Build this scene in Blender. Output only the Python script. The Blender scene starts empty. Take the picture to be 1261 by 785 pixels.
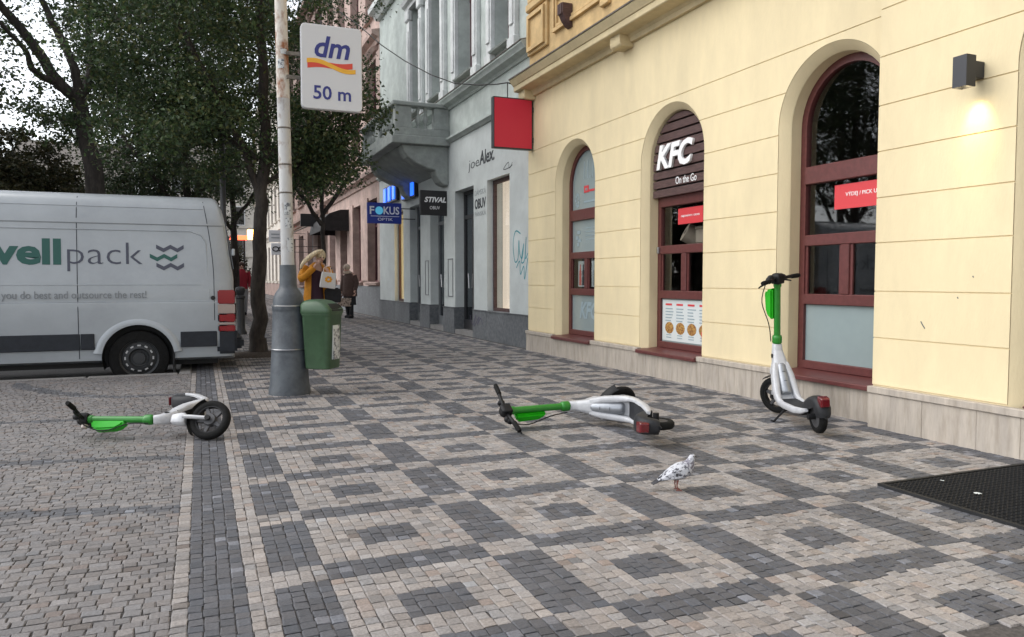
import bpy, bmesh, math, random
import numpy as np
from mathutils import Matrix, Vector, Euler
R = math.radians
random.seed(7)
RNG = np.random.default_rng(11)
scene = bpy.context.scene
COL = scene.collection

# ------------------------------------------------------------------ camera
CAMH, YAW, PITCH, FPX = 1.15, 22.328, 2.908, 935.0
cd = bpy.data.cameras.new('camera')
cam = bpy.data.objects.new('camera', cd); COL.objects.link(cam)
cam.location = (0, 0, CAMH)
cam.rotation_euler = (R(90 - PITCH), 0, -R(YAW))
cd.sensor_width = 36.0; cd.lens = 36.0 * FPX / 1261.0
cd.clip_start = 0.05; cd.clip_end = 3000
scene.camera = cam
# ------------------------------------------------------------------ sky, sun, exposure
SUN_EL, SUN_AZ = 46.0, 292.0        # compass bearing of the (veiled) sun, degrees clockwise from +Y
w = bpy.data.worlds.new('World'); scene.world = w; w.use_nodes = True
nt = w.node_tree; nt.nodes.clear()
sky = nt.nodes.new('ShaderNodeTexSky'); sky.sky_type = 'NISHITA'; sky.sun_disc = False
sky.sun_elevation = R(SUN_EL); sky.sun_rotation = R(SUN_AZ); sky.dust_density = 1.0; sky.air_density = 1.0
hs = nt.nodes.new('ShaderNodeHueSaturation'); hs.inputs['Saturation'].default_value = 0.22
bg = nt.nodes.new('ShaderNodeBackground'); bg.inputs[1].default_value = 0.15
wo = nt.nodes.new('ShaderNodeOutputWorld')
nt.links.new(sky.outputs[0], hs.inputs['Color']); nt.links.new(hs.outputs[0], bg.inputs[0]); nt.links.new(bg.outputs[0], wo.inputs[0])
sl = bpy.data.lights.new('sun', 'SUN'); sl.energy = 0.85; sl.angle = R(60); sl.color = (1.0, 0.96, 0.9)
so = bpy.data.objects.new('sun', sl); COL.objects.link(so)
sd = Vector((math.sin(R(SUN_AZ)) * math.cos(R(SUN_EL)), math.cos(R(SUN_AZ)) * math.cos(R(SUN_EL)), math.sin(R(SUN_EL))))
so.rotation_euler = sd.to_track_quat('Z', 'Y').to_euler()
vs = scene.view_settings
vs.view_transform = 'Standard'; vs.look = 'None'; vs.gamma = 1.0; vs.exposure = 1.05; vs.use_curve_mapping = False
scene.render.engine = 'CYCLES'

# ------------------------------------------------------------------ pixel -> place helpers (a pixel gives a direction only)
def _ray(px, py):
    m = Euler(cam.rotation_euler).to_matrix()
    return m @ Vector(((px - 630.5) / FPX, -(py - 392.5) / FPX, -1.0))
def gnd(px, py, z=0.0):
    d = _ray(px, py); t = (z - CAMH) / d.z; return Vector((d.x * t, d.y * t, z))
def onx(px, py, X):
    d = _ray(px, py); t = X / d.x; return Vector((X, d.y * t, d.z * t + CAMH))
def ony(px, py, Y):
    d = _ray(px, py); t = Y / d.y; return Vector((d.x * t, Y, d.z * t + CAMH))
def project(P):
    m = Euler(cam.rotation_euler).to_matrix().transposed()
    q = m @ (Vector(P) - Vector((0, 0, CAMH)))
    return 630.5 + FPX * q.x / -q.z, 392.5 - FPX * q.y / -q.z

# ------------------------------------------------------------------ materials
MATS = {}
def mat(name, col, rough=0.6, var=0.0, scale=6.0, bump=0.0, bscale=40.0, metal=0.0, coords='world', detail=4.0,
        col2=None, stretch=(1, 1, 1), lo=0.4, hi=0.65, attr=None, coat=0.0, emit=None, estr=0.0, spec=0.5, dirt=0.0, dscale=1.5):
    m = bpy.data.materials.new(name); m.use_nodes = True; MATS[name] = m
    t = m.node_tree; b = t.nodes['Principled BSDF']
    b.inputs['Roughness'].default_value = rough; b.inputs['Metallic'].default_value = metal
    b.inputs['Specular IOR Level'].default_value = spec
    if coat: b.inputs['Coat Weight'].default_value = coat; b.inputs['Coat Roughness'].default_value = 0.12
    c4 = (*col, 1); b.inputs['Base Color'].default_value = c4
    if emit: b.inputs['Emission Color'].default_value = (*emit, 1); b.inputs['Emission Strength'].default_value = estr
    vec = None
    def coord():
        nonlocal vec
        if vec: return vec
        if coords == 'world':
            g = t.nodes.new('ShaderNodeNewGeometry'); o = g.outputs['Position']
        else:
            g = t.nodes.new('ShaderNodeTexCoord'); o = g.outputs['Object']
        mp = t.nodes.new('ShaderNodeMapping'); mp.inputs['Scale'].default_value = stretch
        t.links.new(o, mp.inputs[0]); vec = mp.outputs[0]; return vec
    src = None
    if attr:
        a = t.nodes.new('ShaderNodeAttribute'); a.attribute_name = attr; src = a.outputs['Color']
    if var or col2:
        n = t.nodes.new('ShaderNodeTexNoise'); n.inputs['Scale'].default_value = scale; n.inputs['Detail'].default_value = detail
        n.inputs['Roughness'].default_value = 0.65
        t.links.new(coord(), n.inputs['Vector'])
        r = t.nodes.new('ShaderNodeValToRGB'); r.color_ramp.elements[0].position = lo; r.color_ramp.elements[1].position = hi
        if src is not None:
            r.color_ramp.elements[0].color = (1 - var,) * 3 + (1,); r.color_ramp.elements[1].color = (1 + var,) * 3 + (1,)
        else:
            a_ = col2 if col2 else tuple(max(0, x * (1 - var)) for x in col)
            b_ = col if col2 else tuple(min(1, x * (1 + var)) for x in col)
            r.color_ramp.elements[0].color = (*a_, 1); r.color_ramp.elements[1].color = (*b_, 1)
        t.links.new(n.outputs[0], r.inputs[0])
        if src is not None:
            mx = t.nodes.new('ShaderNodeMix'); mx.data_type = 'RGBA'; mx.blend_type = 'MULTIPLY'; mx.inputs[0].default_value = 1
            t.links.new(src, mx.inputs[6]); t.links.new(r.outputs[0], mx.inputs[7]); src = mx.outputs[2]
        else:
            src = r.outputs[0]
    if dirt:
        n2 = t.nodes.new('ShaderNodeTexNoise'); n2.inputs['Scale'].default_value = dscale; n2.inputs['Detail'].default_value = 6
        n2.inputs['Roughness'].default_value = 0.7
        t.links.new(coord(), n2.inputs['Vector'])
        r2 = t.nodes.new('ShaderNodeValToRGB'); r2.color_ramp.elements[0].position = .35; r2.color_ramp.elements[1].position = .7
        r2.color_ramp.elements[0].color = (1 - dirt, 1 - dirt, 1 - dirt * .95, 1); r2.color_ramp.elements[1].color = (1, 1, 1, 1)
        t.links.new(n2.outputs[0], r2.inputs[0])
        mx = t.nodes.new('ShaderNodeMix'); mx.data_type = 'RGBA'; mx.blend_type = 'MULTIPLY'; mx.inputs[0].default_value = 1
        if src is None: mx.inputs[6].default_value = c4
        else: t.links.new(src, mx.inputs[6])
        t.links.new(r2.outputs[0], mx.inputs[7]); src = mx.outputs[2]
    if src is not None: t.links.new(src, b.inputs['Base Color'])
    if bump:
        n3 = t.nodes.new('ShaderNodeTexNoise'); n3.inputs['Scale'].default_value = bscale; n3.inputs['Detail'].default_value = 5
        t.links.new(coord(), n3.inputs['Vector'])
        bp = t.nodes.new('ShaderNodeBump'); bp.inputs['Strength'].default_value = bump; bp.inputs['Distance'].default_value = 0.01
        t.links.new(n3.outputs[0], bp.inputs['Height']); t.links.new(bp.outputs[0], b.inputs['Normal'])
    return m

def glass(name, tint, dark=0.25, rough=0.02):
    """window glass: clear-ish tinted sheet with a fresnel reflection"""
    m = bpy.data.materials.new(name); m.use_nodes = True; MATS[name] = m
    t = m.node_tree; t.nodes.clear()
    tr = t.nodes.new('ShaderNodeBsdfTransparent'); tr.inputs[0].default_value = (*tint, 1)
    gl = t.nodes.new('ShaderNodeBsdfGlossy'); gl.inputs[0].default_value = (.95, .97, 1, 1); gl.inputs['Roughness'].default_value = rough
    fr = t.nodes.new('ShaderNodeFresnel'); fr.inputs[0].default_value = 1.7
    mx = t.nodes.new('ShaderNodeMixShader'); o = t.nodes.new('ShaderNodeOutputMaterial')
    ge = t.nodes.new('ShaderNodeNewGeometry'); iv = t.nodes.new('ShaderNodeMath'); iv.operation = 'SUBTRACT'; iv.inputs[0].default_value = 1.0
    t.links.new(ge.outputs['Backfacing'], iv.inputs[1])
    mu = t.nodes.new('ShaderNodeMath'); mu.operation = 'MULTIPLY'
    t.links.new(fr.outputs[0], mu.inputs[0]); t.links.new(iv.outputs[0], mu.inputs[1])      # reflect on the outer face only
    t.links.new(mu.outputs[0], mx.inputs[0]); t.links.new(tr.outputs[0], mx.inputs[1]); t.links.new(gl.outputs[0], mx.inputs[2])
    t.links.new(mx.outputs[0], o.inputs[0])
    return m

def leafmat(name, hue=(1, 1, 1)):
    m = bpy.data.materials.new(name); m.use_nodes = True; MATS[name] = m
    t = m.node_tree; t.nodes.clear()
    a = t.nodes.new('ShaderNodeAttribute'); a.attribute_name = 'tint'
    d = t.nodes.new('ShaderNodeBsdfPrincipled'); d.inputs['Roughness'].default_value = .55
    tl = t.nodes.new('ShaderNodeBsdfTranslucent')
    mx = t.nodes.new('ShaderNodeMixShader'); mx.inputs[0].default_value = .28
    o = t.nodes.new('ShaderNodeOutputMaterial')
    t.links.new(a.outputs['Color'], d.inputs['Base Color']); t.links.new(a.outputs['Color'], tl.inputs[0])
    t.links.new(d.outputs[0], mx.inputs[1]); t.links.new(tl.outputs[0], mx.inputs[2]); t.links.new(mx.outputs[0], o.inputs[0])
    return m

# ------------------------------------------------------------------ mesh builder
def obj(name, me, m=None, parent=None):
    o = bpy.data.objects.new(name, me); COL.objects.link(o)
    if m and me and not me.materials: me.materials.append(MATS[m] if isinstance(m, str) else m)
    if parent: o.parent = parent
    return o
def tag(o, label=None, cat=None, group=None, kind=None):
    if label: o['label'] = label
    if cat: o['category'] = cat
    if group: o['group'] = group
    if kind: o['kind'] = kind
    return o
def thing(name, label, cat, loc=(0, 0, 0), rz=0.0, group=None):
    o = bpy.data.objects.new(name, None); COL.objects.link(o); o.empty_display_size = .2
    o.location = loc; o.rotation_euler = (0, 0, rz)
    return tag(o, label, cat, group)

class MB:
    def __init__(s): s.v = []; s.f = []
    def add(s, vs, fs, M=None):
        b = len(s.v)
        if M is not None: vs = [M @ Vector(p) for p in vs]
        s.v += [tuple(p) for p in vs]; s.f += [tuple(i + b for i in f) for f in fs]; return s
    def box(s, x0, x1, y0, y1, z0, z1, M=None):
        if x0 > x1: x0, x1 = x1, x0
        if y0 > y1: y0, y1 = y1, y0
        if z0 > z1: z0, z1 = z1, z0
        return s.add([(x0, y0, z0), (x1, y0, z0), (x1, y1, z0), (x0, y1, z0), (x0, y0, z1), (x1, y0, z1), (x1, y1, z1), (x0, y1, z1)],
              [(0, 3, 2, 1), (4, 5, 6, 7), (0, 1, 5, 4), (1, 2, 6, 5), (2, 3, 7, 6), (3, 0, 4, 7)], M)
    def loft(s, rings, cap=True, closed=True, M=None):
        n = len(rings[0]); vs = [p for r in rings for p in r]; fs = []
        for i in range(len(rings) - 1):
            for j in range(n if closed else n - 1):
                k = (j + 1) % n
                fs.append((i * n + j, i * n + k, (i + 1) * n + k, (i + 1) * n + j))
        if cap: fs.append(tuple(range(n - 1, -1, -1))); fs.append(tuple(range((len(rings) - 1) * n, len(rings) * n)))
        return s.add(vs, fs, M)
    def tube(s, pts, r, n=10, M=None, cap=True, flat=1.0, up=(0, 0, 1)):
        pts = [Vector(p) for p in pts]
        rr = r if isinstance(r, (list, tuple)) else [r] * len(pts)
        rings = []; ref = None
        for i, p in enumerate(pts):
            a = pts[max(0, i - 1)]; b = pts[min(len(pts) - 1, i + 1)]
            d = (b - a).normalized()
            if ref is None:
                ref = Vector(up) if abs(d.dot(Vector(up))) < .95 else Vector((1, 0, 0))
            u = d.cross(ref).normalized(); v = u.cross(d).normalized(); ref = v
            rings.append([p + u * math.cos(t) * rr[i] + v * math.sin(t) * rr[i] * flat for t in [2 * math.pi * k / n for k in range(n)]])
        return s.loft(rings, cap, True, M)
    def lathe(s, prof, n=20, M=None, cap=True):
        return s.loft([[(r * math.cos(2 * math.pi * k / n), r * math.sin(2 * math.pi * k / n), z) for k in range(n)] for r, z in prof], cap, True, M)
    def ell(s, c, r, n=14, k=9, M=None):
        rings = []
        for i in range(k + 1):
            a = -math.pi / 2 + math.pi * (i + .02 * (i == 0) - .02 * (i == k)) / k
            rings.append([(c[0] + r[0] * math.cos(a) * math.cos(2 * math.pi * j / n), c[1] + r[1] * math.cos(a) * math.sin(2 * math.pi * j / n), c[2] + r[2] * math.sin(a)) for j in range(n)])
        return s.loft(rings, True, True, M)
    def prism(s, poly, f0, f1, M=None):
        """poly: list of 2D points; f0/f1 map (a,b)->3D for both ends"""
        n = len(poly); vs = [f0(*p) for p in poly] + [f1(*p) for p in poly]
        fs = [tuple(range(n - 1, -1, -1)), tuple(range(n, 2 * n))] + [(i, (i + 1) % n, n + (i + 1) % n, n + i) for i in range(n)]
        return s.add(vs, fs, M)
    def mesh(s, name, bevel=0, seg=1, smooth=None, M=None):
        me = bpy.data.meshes.new(name)
        me.from_pydata(s.v, [], s.f)
        bm = bmesh.new(); bm.from_mesh(me)
        bmesh.ops.recalc_face_normals(bm, faces=bm.faces)
        if bevel:
            es = [e for e in bm.edges if len(e.link_faces) == 2 and e.calc_face_angle(0) > R(28)]
            bmesh.ops.bevel(bm, geom=es, offset=bevel, segments=seg, affect='EDGES', clamp_overlap=True)
        if M is not None: bm.transform(M)
        bm.to_mesh(me); bm.free()
        if smooth is not None:
            me.shade_smooth(); me.set_sharp_from_angle(angle=R(smooth))
        return me
    def build(s, name, m, parent=None, bevel=0, seg=1, smooth=None, M=None):
        return obj(name, s.mesh(name, bevel, seg, smooth, M), m, parent)

def BX(*a): return MB().box(*a)
WALLM = Matrix(((0, 0, -1, 0), (-1, 0, 0, 0), (0, 1, 0, 0), (0, 0, 0, 1)))     # text plane facing -X
CAMM = Matrix(((1, 0, 0, 0), (0, 0, -1, 0), (0, 1, 0, 0), (0, 0, 0, 1)))       # text plane facing -Y

# ------------------------------------------------------------------ lettering (built-in font, turned to mesh once)
TEXT = {}
def text_specs(specs):
    tmp = []
    for key, body, bold, shear, ext in specs:
        c = bpy.data.curves.new('t', 'FONT'); c.body = body; c.size = 1.0; c.offset = bold; c.shear = shear; c.extrude = ext
        c.resolution_u = 3; c.align_x = 'LEFT'; c.align_y = 'BOTTOM_BASELINE'
        o = bpy.data.objects.new('t', c); COL.objects.link(o); tmp.append((key, o))
    dg = bpy.context.evaluated_depsgraph_get()
    for key, o in tmp:
        me = bpy.data.meshes.new_from_object(o.evaluated_get(dg)); me.name = 'lettering'
        me.materials.clear()
        a = np.empty(len(me.vertices) * 3); me.vertices.foreach_get('co', a); a = a.reshape(-1, 3)
        TEXT[key] = (me, a.min(0), a.max(0))
    for key, o in tmp: bpy.data.objects.remove(o)
def put_text(key, m, parent, base, x0, y0, w=None, h=None, name='lettering', depth=None):
    """fit lettering into a box (x0,y0 lower left, w and/or h) of the plane given by matrix base"""
    me, lo, hi = TEXT[key]; me = me.copy(); me.materials.clear()
    sx = w / (hi[0] - lo[0]) if w else None; sy = h / (hi[1] - lo[1]) if h else None
    if sx is None: sx = sy
    if sy is None: sy = sx
    zmin = lo[2]; dz = hi[2] - lo[2]; sz = (depth / dz) if (depth and dz > 0) else 1.0
    M = base @ Matrix.Translation((x0, y0, 0)) @ Matrix.Diagonal((sx, sy, sz, 1)) @ Matrix.Translation((-lo[0], -lo[1], -zmin))
    me.transform(M)
    return obj(name, me, m, parent)
text_specs([
    ('dm', 'dm', .022, .22, .004), ('50m', '50 m', .016, 0, .004),
    ('well', 'well', .035, 0, .002), ('pack', 'pack', -.012, 0, .002), ('tag', 'what you do best and outsource the rest!', .004, 0, .002),
    ('kfc', 'KFC', .035, .25, .02), ('onthego', 'On the Go', 0, 0, .02), ('vydej', 'VÝDEJ / PICK UP', .002, 0, .002),
    ('obj', 'OBJEDNÁVKY / ORDER', .002, 0, .002), ('fokus1', 'F', .02, 0, .004), ('fokus2', 'KUS', .02, 0, .004), ('optik', 'OPTIK', 0, 0, .004),
    ('stival', 'STIVAL', .035, .25, .004), ('obuv', 'OBUV', 0, 0, .004), ('obuvb', 'OBUV', .03, 0, .003),
    ('joe', 'joe', -.012, .1, .003), ('alex', 'Alex.', .022, .1, .003), ('damska', 'DÁMSKÁ', -.008, 0, .003), ('panska', 'PÁNSKÁ', -.008, 0, .003),
    ('eleven', '11.11', -.005, .12, .002),
])

def scribble(pts, X, m, parent, r=.008, name='graffiti_mark'):
    P = [onx(p[0], p[1], X) for p in pts]
    Q = []
    for i in range(len(P) - 1):
        p0 = P[max(0, i - 1)]; p1 = P[i]; p2 = P[i + 1]; p3 = P[min(len(P) - 1, i + 2)]
        for t in np.linspace(0, 1, 6, endpoint=False):
            Q.append(.5 * ((2 * p1) + (p2 - p0) * t + (2 * p0 - 5 * p1 + 4 * p2 - p3) * t * t + (3 * p1 - p0 - 3 * p2 + p3) * t ** 3))
    Q.append(P[-1])
    mb = MB(); mb.tube([(X - .002, q.y, q.z) for q in Q], r, 6, up=(1, 0, 0)); o = mb.build(name, m, parent)
    for v in o.data.vertices: v.co.x = X - .001 - max(0, (X - v.co.x)) * .12
    return o

# ------------------------------------------------------------------ palette
mat('sett', (.3, .3, .3), .62, var=.17, scale=90, bump=.3, bscale=150, attr='tint', dirt=.24, dscale=.8)
mat('sand', (.085, .077, .072), .95, var=.3, scale=60, bump=.5)
mat('asphalt', (.055, .055, .058), .85, var=.25, scale=80, bump=.5, bscale=200, dirt=.3)
mat('ground', (.09, .09, .075), .95, var=.3, scale=2)
mat('soil', (.06, .045, .035), .95, var=.4, scale=40, bump=.8)
mat('granite', (.3, .29, .28), .7, var=.3, scale=90, bump=.3, bscale=150, dirt=.3)
mat('plaster_yellow', (.82, .69, .435), .85, var=.03, scale=1.6, bump=.22, bscale=70, dirt=.17, dscale=1.2, stretch=(1, 1, .35))
mat('plaster_ochre', (.66, .46, .22), .85, var=.10, scale=3, bump=.2, bscale=60, dirt=.2)
mat('plaster_cream', (.68, .56, .34), .85, var=.06, scale=3, bump=.2, bscale=60, dirt=.22, dscale=2.0)
mat('gutter', (.16, .14, .12), .55, var=.3, scale=20, metal=.3)
mat('travertine', (.52, .46, .39), .65, col2=(.41, .355, .29), scale=4, stretch=(5, 5, .8), lo=.30, hi=.55, bump=.25, bscale=16, dirt=.28, dscale=2.2)
mat('frame_red', (.115, .032, .030), .42, var=.12, scale=20, stretch=(1, 1, 1))
mat('frosted', (.27, .33, .335), .25, var=.05, scale=1.5, coat=.6)
mat('paper_white', (.62, .66, .66), .5)
mat('print_red', (.62, .05, .06), .45)
mat('print_grey', (.28, .36, .40), .6)
mat('print_dark', (.06, .06, .07), .6)
mat('print_green', (.04, .10, .06), .6)
mat('print_food', (.55, .33, .08), .6, col2=(.2, .07, .02), scale=60)
mat('sign_white', (.62, .63, .65), .4)
mat('letter_white', (.88, .88, .88), .4)
mat('slat_brown', (.085, .045, .042), .6, var=.25, scale=9, stretch=(1, 1, 6), bump=.2)
mat('interior', (.11, .095, .09), .9, var=.3, scale=2)
mat('interior_glow', (.62, .53, .45), .8, var=.10, scale=1.2, stretch=(1, 6, .4), emit=(1, .82, .66), estr=.42)  # emission stands in for the lighting of the shop display
mat('steel', (.45, .45, .46), .3, metal=.9)
glass('glass_clear', (.85, .87, .87))
glass('glass_dark', (.55, .58, .60))
mat('dark_metal', (.035, .036, .042), .42, metal=.2)
mat('lamp_lens', (.9, .8, .6), .3, emit=(1.0, .80, .45), estr=14)
# neighbouring fronts
mat('plaster_grey', (.58, .62, .61), .85, var=.05, scale=2, bump=.2, bscale=60, dirt=.16)
mat('plaster_greygreen', (.50, .55, .52), .85, var=.07, scale=3, bump=.2, bscale=60, dirt=.2)
mat('stucco_white', (.70, .72, .71), .85, var=.06, scale=4, bump=.3, bscale=50, dirt=.25, dscale=3)
mat('balcony_grey', (.36, .39, .37), .9, var=.1, scale=5, bump=.3, bscale=60, dirt=.3)
mat('plinth_grey', (.15, .16, .17), .7, var=.2, scale=14, bump=.2, dirt=.3)
mat('plaster_pink', (.52, .38, .33), .88, var=.08, scale=3, bump=.25, dirt=.3)
mat('plaster_brown', (.30, .21, .18), .88, var=.1, scale=3, bump=.25, dirt=.3)
mat('plaster_pale', (.62, .57, .50), .88, var=.06, scale=2, bump=.2, dirt=.2)
mat('frame_winered', (.11, .035, .045), .5)
mat('frame_grey', (.16, .17, .18), .4)
mat('frame_white', (.6, .6, .6), .5)
mat('door_black', (.03, .03, .033), .35)
mat('curtain', (.45, .45, .50), .9, var=.12, scale=3, stretch=(1, 8, .5))
mat('letter_dark', (.035, .04, .045), .6)
mat('letter_faint', (.27, .30, .31), .7)
mat('graffiti', (.03, .27, .32), .6)
mat('graffiti_dark', (.06, .05, .09), .6)
mat('navy', (.008, .016, .12), .35, emit=(.01, .03, .25), estr=.10)
mat('cyan', (.10, .42, .58), .35, emit=(.1, .5, .8), estr=.2)
mat('neon_blue', (.02, .08, .6), .3, emit=(.02, .14, 1.0), estr=.9)
mat('black_sign', (.012, .012, .014), .45)
mat('awning_black', (.016, .015, .016), .8, var=.3, scale=8)
mat('red_sign', (.60, .02, .05), .4)
mat('warm_light', (.9, .7, .4), .4, emit=(1.0, .68, .30), estr=1.1)
mat('orange_light', (.9, .4, .1), .4, emit=(1.0, .50, .10), estr=6)
mat('red_light', (.9, .1, .05), .4, emit=(1.0, .08, .03), estr=3)
# street furniture
mat('post_grey', (.095, .11, .125), .5, col2=(.06, .07, .083), scale=7, bump=.25, bscale=30, coords='world', lo=.35, hi=.6, dirt=.25, dscale=5)
mat('post_white', (.56, .56, .55), .5, col2=(.33, .28, .25), scale=11, lo=.34, hi=.47, bump=.2, dirt=.25, dscale=4, stretch=(1, 1, .5))
mat('post_rust', (.62, .58, .52), .6, col2=(.26, .10, .04), scale=6, lo=.42, hi=.56, bump=.4, stretch=(1, 1, .6))
mat('sticker', (.55, .57, .58), .5, col2=(.12, .13, .15), scale=30, lo=.42, hi=.5)
mat('bin_green', (.046, .098, .048), .42, var=.1, scale=10, bump=.08, dirt=.2, dscale=4)
mat('bin_mouth_shade', (.012, .014, .012), .9)
mat('dm_blue', (.02, .028, .20), .45)
mat('dm_yellow', (.80, .42, .03), .45)
mat('dm_red', (.65, .06, .03), .45)
# scooters
mat('lime', (.022, .235, .022), .42, coat=.2, dirt=.2, dscale=12, coords='obj')
mat('lime_bright', (.016, .46, .006), .42, coat=.2, coords='obj', dirt=.12, dscale=12)
mat('scooter_white', (.60, .61, .63), .38, coat=.2, coords='obj', dirt=.25, dscale=9)
mat('scooter_black', (.008, .008, .009), .55, spec=.3, var=.2, scale=20, coords='obj')
mat('scooter_grey', (.020, .021, .024), .55, spec=.3, var=.15, scale=15, coords='obj', bump=.1)
mat('battery_silver', (.34, .36, .39), .42, metal=.6, var=.12, scale=12, coords='obj')
mat('rubber', (.006, .006, .006), .8, spec=.25, var=.3, scale=30, coords='obj', bump=.2)
mat('rim_grey', (.075, .075, .08), .5, metal=.3)
mat('red_lens', (.12, .006, .010), .15, coat=.6)
# van
mat('van_white', (.385, .42, .45), .34, coat=.5, dirt=.2, dscale=1.0)
mat('van_dark', (.018, .022, .030), .6, spec=.35, var=.12, scale=20, dirt=.2)
mat('van_black', (.01, .01, .011), .6)
mat('van_glass', (.02, .022, .025), .06, coat=.5)
mat('van_green', (.008, .085, .07), .45)
mat('van_grey', (.055, .06, .09), .45)
mat('van_tagline', (.19, .205, .22), .5)
mat('tyre', (.009, .009, .009), .85, spec=.25, var=.3, scale=25, dirt=.3)
mat('wheel_steel', (.035, .037, .04), .55, metal=.3)
mat('lens_clear', (.36, .29, .26), .15, coat=.5)
mat('lens_red', (.25, .008, .012), .12, coat=.5)
# life
mat('bark', (.040, .033, .029), .9, var=.4, scale=12, stretch=(1, 1, .35), bump=.9, bscale=22)
leafmat('leaf')
mat('skin', (.55, .34, .26), .5)
mat('hair_blond', (.68, .55, .36), .5, var=.3, scale=30, stretch=(1, 1, .3))
mat('jacket_yellow', (.62, .25, .012), .75, var=.12, scale=12, bump=.4, bscale=20)
mat('cloth_black', (.018, .018, .022), .85, var=.2, scale=20)
mat('cloth_plum', (.05, .02, .035), .85)
mat('coat_brown', (.075, .045, .038), .9, var=.15, scale=15, bump=.4, bscale=20)
mat('hat_beige', (.50, .40, .32), .9, bump=.4)
mat('bag_check', (.45, .36, .30), .7, col2=(.10, .07, .06), scale=18, lo=.44, hi=.5)
mat('bag_white', (.72, .70, .69), .6)
mat('flower_orange', (.85, .38, .02), .6)
mat('cloth_red', (.33, .02, .04), .8)
mat('cloth_grey', (.35, .36, .38), .8)
mat('feather_white', (.52, .53, .57), .75, col2=(.06, .06, .075), scale=52, lo=.41, hi=.50, coords='obj', bump=.5, bscale=70, stretch=(.7, 1, 1))
mat('feather_dark', (.035, .035, .042), .6, var=.3, scale=60, coords='obj', bump=.3)
mat('feather_neck', (.16, .15, .19), .5, col2=(.5, .51, .55), scale=60, lo=.44, hi=.54, coords='obj', bump=.5)
mat('bird_leg', (.22, .075, .06), .6)
mat('beak', (.06, .055, .06), .5)
mat('eye', (.02, .01, .01), .2)
mat('cable', (.02, .02, .02), .7)
mat('mat_rubber', (.009, .0095, .011), .7, var=.3, scale=30, dirt=.2)

# ------------------------------------------------------------------ ground, road, pavement
def sheet(name, x0, x1, y0, y1, z, m, parent=None, kind=None):
    o = MB().add([(x0, y0, z), (x1, y0, z), (x1, y1, z), (x0, y1, z)], [(0, 1, 2, 3)]).build(name, m, parent)
    if kind: o['kind'] = kind
    return o
ROADZ = -.16; KX, KY = -.12, 10.12          # corner of the kerb
sheet('ground', -600, 600, -600, 1400, -.40, 'ground', None, 'structure')
sheet('road', -60, KX - .15, KY + .15, 150, ROADZ, 'asphalt', None, 'structure')
pave = MB()
pave.box(-14, 5.3, -6, KY, -.30, -.0065)
pave.box(KX, 6, KY, 100, -.30, -.0067)
pavement = pave.build('pavement', 'sand'); tag(pavement, kind='structure')

MB().box(-60, -1.3, 14.3, 39.5, -.3, -.09).build('grass_verge', 'ground')['kind'] = 'structure'
# kerb stones (granite) round the corner
ks = [MB().box(0, L, -.07, .07, -.25, .004).mesh('kerb_stone', .012) for L in (.985, .785)]
for m_ in ks: m_.materials.append(MATS['granite'])
x = KX - .15
while x > -9:
    o = obj('kerb_stone', ks[0], None, pavement); o.location = (x - .985, KY + .07, random.uniform(-.004, .003)); x -= 1.0
y = KY + .02
while y < 62:
    o = obj('kerb_stone', ks[0], None, pavement); o.location = (KX - .07, y, random.uniform(-.004, .003)); o.rotation_euler.z = R(90); y += 1.0

# --- setts: each is one stone; the largest in view are single pieces, the rest one joined field
LIGHT = np.array([.325, .300, .284]); DARK = np.array([.104, .106, .117]); LEFTC = np.array([.215, .202, .198]); LDARK = np.array([.110, .112, .122])
cols = []                                      # (x0, x1)
def addcols(x0, x1, n):
    e = np.linspace(x0, x1, n + 1); return [(e[i], e[i + 1]) for i in range(n)]
PER = .776; ROW = PER / 14; Y0G = 3.0          # gap centre; a period is 14 rows
blocks = [('band', -.06, .14, 4), ('lband', .14, .235, 2), ('bar', .235, .44, 4)]
xx = .44
while xx < 4.95:
    blocks.append(('sq', xx, xx + .665, 13)); blocks.append(('bar', xx + .665, xx + .888, 4)); xx += .888
S = []                                         # cx, cy, hx, hy, r,g,b
XMAX = 5.02
for kind, a, b, n in blocks:
    for ci, (x0, x1) in enumerate(addcols(a, b, n)):
        if x0 > XMAX - .02: continue
        x1 = min(x1, XMAX)
        off = RNG.uniform(-.012, .012)
        r0 = int(math.floor((1.5 - Y0G) / ROW)); r1 = int((62 - Y0G) / ROW)
        for r in range(r0, r1):
            ya = Y0G + (r - 1.5) * ROW          # rows 0-2 are the cross gap
            k = r % 14
            dark = False
            if kind == 'band': dark = True
            elif kind == 'bar': dark = k not in (0, 1, 2)
            elif kind == 'sq':
                if k in (0, 1, 2): dark = True
                elif 4 <= ci <= 8 and k in (7, 8, 9): dark = True
                elif 4 <= ci <= 8 and k == 6: dark = True
            c = (DARK if dark else LIGHT)
            S.append((x0, x1, ya + off, ya + ROW + off, *c))
S = np.array(S)
# jitter of the cross joints: a shared jitter for both neighbours
jit = RNG.normal(0, .0035, len(S)); S[:, 2] += jit; S[:, 3] += np.roll(jit, -1)
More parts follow.
